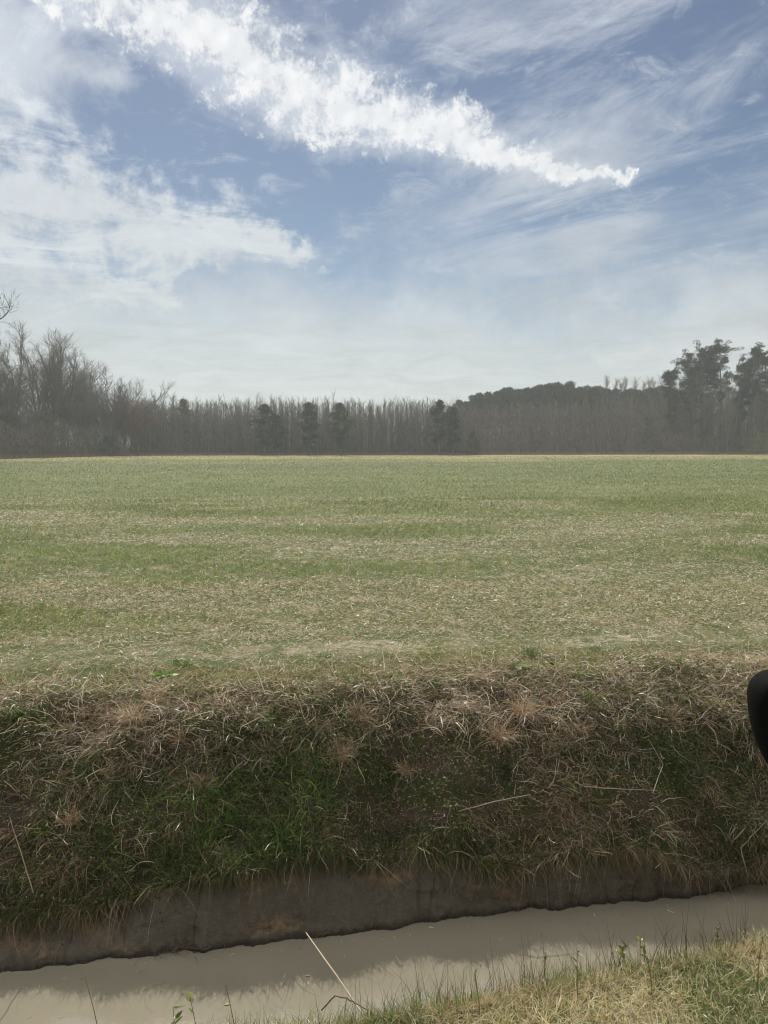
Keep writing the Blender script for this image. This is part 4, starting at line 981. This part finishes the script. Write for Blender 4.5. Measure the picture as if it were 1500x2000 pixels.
# forked twig at its foot
a = ray_at(628, 1973, 2.75); me = mesh_of('bent_twig', [poly_tube([a, ray_at(655, 1944, 2.72), ray_at(678, 1950, 2.70), ray_at(700, 1962, 2.68), ray_at(722, 1975, 2.62), ray_at(742, 1990, 2.52), surf(np.array([0.03]), np.array([3.4]))[0]], 0.0030, 0.0026)+((0.17, 0.14, 0.11),),
      poly_tube([ray_at(678, 1950, 2.70), ray_at(672, 1975, 2.66), ray_at(668, 2030, 2.55)], 0.002, 0.0015)+((0.15, 0.12, 0.10),)], M_stem)
tag(link('bent_twig', me), 'dark crooked twig behind the foot of the leaning reed', 'twig')
def stalk(name, pts, r, col, label, cat='stalk', group=None):
    me = mesh_of(name, [poly_tube(pts, r, r*0.6)+(col,)], M_stem); return tag(link(name, me), label, cat, group)
def up(px, py, px2, py2, dy=0.0):
    """a base on the bank at one pixel and a tip over another"""
    b = spot(px, py, 11.0, 16.0); t = ray_at(px2, py2, b[1]+dy); return b, t
b, t = up(518, 1356, 490, 1290, 0.05); stalk('pale_stalk', [b, (b+t)/2+(0.01, 0, 0.01), t], 0.006, (0.62, 0.56, 0.44), 'pale thick stalk standing tilted at the bank lip, left of centre')
b, t = up(894, 1594, 1036, 1552, 0.06); stalk('fallen_stick', [b+(0, 0, 0.03), (b+t)/2+(0, -0.03, 0.04), t], 0.004, (0.36, 0.28, 0.21), 'long pale stick lying across the bank, right of centre', 'stick')
b, t = up(1140, 1540, 1278, 1538, 0.0); stalk('fallen_stick', [b+(0, -0.03, 0.03), (b+t)/2+(0, -0.06, 0.02), t+(0, -0.05, 0)], 0.004, (0.42, 0.33, 0.25), 'thin level stick on the dark part of the bank at the right', 'stick')
b, t = up(72, 1735, 25, 1590, -0.03); stalk('trailing_runner', [b+(0, -0.05, 0), b*0.6+t*0.4+(0.01, -0.06, 0), t+(0, -0.04, 0)], 0.004, (0.40, 0.31, 0.24), 'long tan runner trailing down the bank at the left edge', 'runner')
b, t = up(905, 1405, 760, 1440, -0.02); stalk('fallen_stick', [b+(0, -0.03, 0.02), (b+t)/2+(0, -0.05, 0.02), t+(0, -0.04, 0)], 0.0028, (0.34, 0.26, 0.19), 'thin brown stem slanting left from the silvery tuft', 'stick')
b, t = up(0, 1430, 40, 1418, 0.0); stalk('fallen_stick', [b+(0, -0.05, 0), t+(0, -0.05, 0)], 0.0035, (0.56, 0.49, 0.38), 'short pale stem lying level at the left edge under the lip', 'stick')
for (pts, lab) in (([(1270, 1545), (1290, 1490), (1262, 1440)], 'pale curved stem rising right of the dark hollow in the bank'),
                   ([(425, 1350), (438, 1375), (440, 1440)], 'white bent stem hanging below the lip left of centre'),
                   ([(170, 1400), (165, 1340), (150, 1425)], 'doubled over pale stem at the lip on the left'),
                   ([(1455, 1720), (1440, 1650), (1490, 1600)], 'dry forked stem above the right end of the water'),
                   ([(1275, 1690), (1310, 1660), (1335, 1718)], 'tangled dry stem hanging over the clay at the right')):
    P = [spot(px, py, 9.8, 15.5)+np.array((0, -0.05, 0.01)) for px, py in pts]
    stalk('pale_stalk', P, 0.0032, (0.55, 0.47, 0.36), lab, 'stem', 'odd pale stems on the bank')
# twig litter caught at the waterline
for (px, py, n, w, lab) in ((352, 1858, 46, 0.11, 'clot of wet twigs caught at the waterline on the left'), (1402, 1742, 34, 0.08, 'loose knot of twigs in the water at the right end'), (630, 1824, 14, 0.06, 'few wet twig bits at the waterline left of centre')):
    q = gspot(px, py, WATER_Z+0.005); P = np.zeros((n, 3)); P[:, 0] = rng.normal(0, w, n); P[:, 1] = rng.normal(0, 0.03, n); P[:, 2] = rng.uniform(0, 0.025, n)
    d = rng.standard_normal((n, 3)); d[:, 2] = np.abs(d[:, 2])*0.5; g = grow(P, d, rng.uniform(0.04, 0.13, n), 4, 0.9, 0.1, 0.6)
    me = mesh_of('twig_litter', [tubes(g, rng.uniform(0.001, 0.003, n), np.full(n, 0.0008), 5)+((0.14, 0.10, 0.08),)], M_wet if 'M_wet' in globals() else M_stem)
    put_mesh('twig_litter', me, q, lab, 'debris')
# leafy sprouts and bare stems of the near side
def sprout(H, nl, L0, L1, pal, lean=(0, 0), stem=(0.16, 0.13, 0.07)):
    st = grow(np.zeros((1, 3)), np.array([[lean[0], lean[1], 1.0]]), np.array([H]), 8, 0.25, -0.1, 0.12)
    me1 = mesh_of('stem', [tubes(st, [0.0022], [0.0010], 6)+(stem,)], M_stem)
    if not nl: return me1, None
    nl = int(nl*1.7); L0 *= 0.7; L1 *= 0.85
    p, d, t = spawn(st, nl, 0.35, 1.0, 40, 75, 0.2); L = rng.uniform(L0, L1, nl)
    pts = grow(p, d, L, 4, 0.2, 0.35, 0.2)
    me2 = ribbon_mesh('leaves', [(pts, L*0.36, pick(pal, nl, 0.2), np.array((0.2, 0.85, 1.0, 0.7, 0.1)))], M_leaf)
    return me1, me2
YG = [(0.24, 0.27, 0.07), (0.18, 0.24, 0.06), (0.30, 0.30, 0.10)]; DG = [(0.09, 0.14, 0.04), (0.12, 0.17, 0.05)]
SPR = [(333, 1966, 9, 0.025, 0.05, DG, 'forked leafy green sprout at the bottom edge, leftmost of the sprouts'),
    (380, 1958, 5, 0.03, 0.05, YG, 'budding brown stem with yellow green leaves at its foot, bottom edge'),
    (452, 1922, 0, 0, 0, DG, 'bare dark stem with a bud tip rising from the bottom edge'),
    (177, 1950, 0, 0, 0, DG, 'thin bare stem in front of the water, left of the sprouts'),
    (492, 1984, 3, 0.015, 0.02, DG, 'short dark budding stem at the bottom edge'),
    (937, 1900, 7, 0.015, 0.03, YG, 'low yellow leaved sprout on the crest left of the others'),
    (1062, 1860, 6, 0.015, 0.03, YG, 'slanting stem with one orange yellow leaf at its tip'),
    (1127, 1858, 9, 0.015, 0.03, DG, 'dark small leaved sprout on the crest, third from the left'),
    (1202, 1838, 12, 0.02, 0.035, DG, 'curly leaved green sprout on the crest'),
    (1222, 1868, 9, 0.035, 0.055, YG, 'sprout with the largest yellow green leaves on the crest'),
    (1250, 1836, 9, 0.02, 0.03, YG, 'upright sprout with a yellow tip on the crest'),
    (1272, 1848, 8, 0.015, 0.025, DG, 'thin small leaved sprout right of the yellow tipped one'),
    (1335, 1842, 12, 0.02, 0.035, YG, 'bushy yellow green sprout between rush stubs on the crest'),
    (1400, 1812, 26, 0.012, 0.025, DG, 'tallest sprout, densely set with tiny dark leaves'),
    (1436, 1872, 22, 0.025, 0.05, [(0.14, 0.24, 0.05), (0.19, 0.28, 0.07)], 'fresh bright green leafy plant near the right end of the crest'),
    (1480, 1835, 5, 0.015, 0.02, DG, 'crossed dark stems at the right end of the crest')]
for (px, py, nl, L0, L1, pal, lab) in SPR:
    if px < 600:
        x0 = (px-750)/1500*2.9; b = surf(np.array([x0]), np.array([4.15]))[0]; tip = ray_at(px, py, b[1]); b = surf(np.array([tip[0]+0.02]), np.array([4.15]))[0]
    else:
        b = spot(px, min(py+95, 1995), 2.4, 4.3); tip = ray_at(px, py, b[1])
    H = max(tip[2]-b[2], 0.06); e = empty('sprout', tuple(b))
    m1, m2 = sprout(H, nl, L0, L1, pal, lean=((tip[0]-b[0])/H, 0)); link('stem', m1, e)
    if m2: link('leaves', m2, e)
    tag(e, lab, 'sprout', 'sprouts along the near side of the ditch')
# drifting leaves
for (px, py, c, lab) in ((437, 1962, (0.50, 0.45, 0.20), 'small yellow leaf floating near the bottom edge'), (595, 1906, (0.55, 0.48, 0.34), 'pale straw bit floating left of the leaning reed')):
    q = gspot(px, py, WATER_Z+0.004); V, F, C = leaf_quads(q[None], np.array([[1.0, 0.2, 0.02]]), np.array([0.035]), np.array([0.018]), np.array([c]), 0.05)
    V2 = V.copy(); V2[:, 2] = q[2]+np.array((0, 0.002, 0.001, 0.002)); V3 = V2-np.array((0, 0, 0.0015))
    F2 = np.concatenate([F, F[:, ::-1]+4]); tag(link('fallen_leaf', make_mesh('fallen_leaf', np.concatenate([V2, V3]), F2, M_leaf, np.concatenate([C, C]))), lab, 'leaf')

# ------------------------------------------------------------------ the vehicle mirror poking in from the right
def mirror():
    Y = 0.95; out = [(1500, 1313), (1484, 1321), (1472, 1333), (1465.5, 1347), (1463.5, 1362), (1464.5, 1385), (1468.5, 1418), (1475, 1447), (1485, 1475), (1500, 1505), (1530, 1528), (1600, 1548), (1720, 1556), (1800, 1545), (1838, 1500), (1850, 1420), (1838, 1345), (1800, 1312), (1700, 1296), (1580, 1298)]
    O = np.array([ray_at(px+18, py+9, Y) for px, py in out]); c = O.mean(0); n = len(O)
    rings = []
    for (dy, k) in ((-0.012, 0.90), (-0.010, 0.955), (-0.004, 0.985), (0.004, 1.0), (0.020, 0.995), (0.045, 0.93), (0.065, 0.80), (0.078, 0.60), (0.084, 0.30)):
        r = c+(O-c)*k; r[:, 1] = Y+dy; rings.append(r)
    V = np.concatenate(rings+[[c+np.array((0, 0.085, 0))], [c+np.array((0, -0.004, 0))]]); F = []
    for i in range(len(rings)-1):
        for j in range(n): F.append((i*n+j, i*n+(j+1) % n, (i+1)*n+(j+1) % n, (i+1)*n+j))
    N_ = len(rings)*n; Ff = np.array(F)
    T = [(len(rings)*n-n+j, len(rings)*n-n+(j+1) % n, N_, N_) for j in range(n)]
    root = empty('vehicle_mirror', (float(c[0]), Y, float(c[2])))
    off = np.array(root.location)
    bm_v = V-off; me = bpy.data.meshes.new('housing')
    faces = [tuple(map(int, f)) for f in Ff]+[tuple(map(int, f[:3])) for f in T]
    # inner lip so that the glass sits in a recess
    lip = rings[0].copy(); lip = c+(lip-c)*0.975; lip[:, 1] = Y-0.004; base = len(bm_v); bm_v = np.concatenate([bm_v, lip-off])
    faces += [(j, base+j, base+(j+1) % n, (j+1) % n) for j in range(n)]
    me.from_pydata([tuple(v) for v in bm_v], [], faces); me.update()
    for p in me.polygons: p.use_smooth = True
    me.materials.append(solid_mat('black_moulded_plastic', (0.005, 0.005, 0.0045), 0.8, 0.05, 0.2, 300, 0.1)); link('housing', me, root)
    gl = bpy.data.meshes.new('mirror_glass'); g = c+(rings[0]-c)*0.972; g[:, 1] = Y-0.0045; g2 = g+np.array((0, 0.002, 0))
    gl.from_pydata([tuple(v) for v in np.concatenate([g, g2])-off], [], [tuple(range(n)), tuple(range(2*n-1, n-1, -1))]+[(j, (j+1) % n, n+(j+1) % n, n+j) for j in range(n)]); gl.update()
    mg = bpy.data.materials.new('dark_glass'); mg.use_nodes = True; b = mg.node_tree.nodes['Principled BSDF']
    b.inputs['Base Color'].default_value = (0.012, 0.012, 0.012, 1); b.inputs['Roughness'].default_value = 0.7; b.inputs['Specular IOR Level'].default_value = 0.15; gl.materials.append(mg); link('back_cover', gl, root)
    A = np.array([c+(0.09, 0.03, -0.05), c+(0.15, 0.03, -0.085), c+(0.22, 0.02, -0.11), c+(0.30, 0.0, -0.13)])-off
    Va, Fa = tubes(A[None], [0.024], [0.034], 14); am = make_mesh('mounting_arm', Va, Fa, me.materials[0], smooth=True); link('mounting_arm', am, root)
    tag(root, 'black rounded mirror housing of a vehicle poking in at the right edge', 'mirror')
mirror()

# ------------------------------------------------------------------ the air itself
def haze():
    x0, x1, y0_, y1_, z0_, z1_ = -1000, 1000, -500, 2600, -3.0, 45.0
    V = np.array([(x, y, z) for z in (z0_, z1_) for y in (y0_, y1_) for x in (x0, x1)])
    F = np.array([(0, 2, 3, 1), (4, 5, 7, 6), (0, 1, 5, 4), (2, 6, 7, 3), (0, 4, 6, 2), (1, 3, 7, 5)])
    m = bpy.data.materials.new('haze'); m.use_nodes = True; t = m.node_tree; t.nodes.clear(); N = NT(t)
    v = N.n('ShaderNodeVolumePrincipled'); v.inputs['Color'].default_value = (0.86, 0.93, 0.91, 1)
    v.inputs['Density'].default_value = HAZE; v.inputs['Anisotropy'].default_value = 0.3
    o = N.n('ShaderNodeOutputMaterial'); t.links.new(v.outputs[0], o.inputs['Volume'])
    tag(link('haze', make_mesh('haze', V, F, m)), kind='stuff')
HAZE = 0.00088
haze()
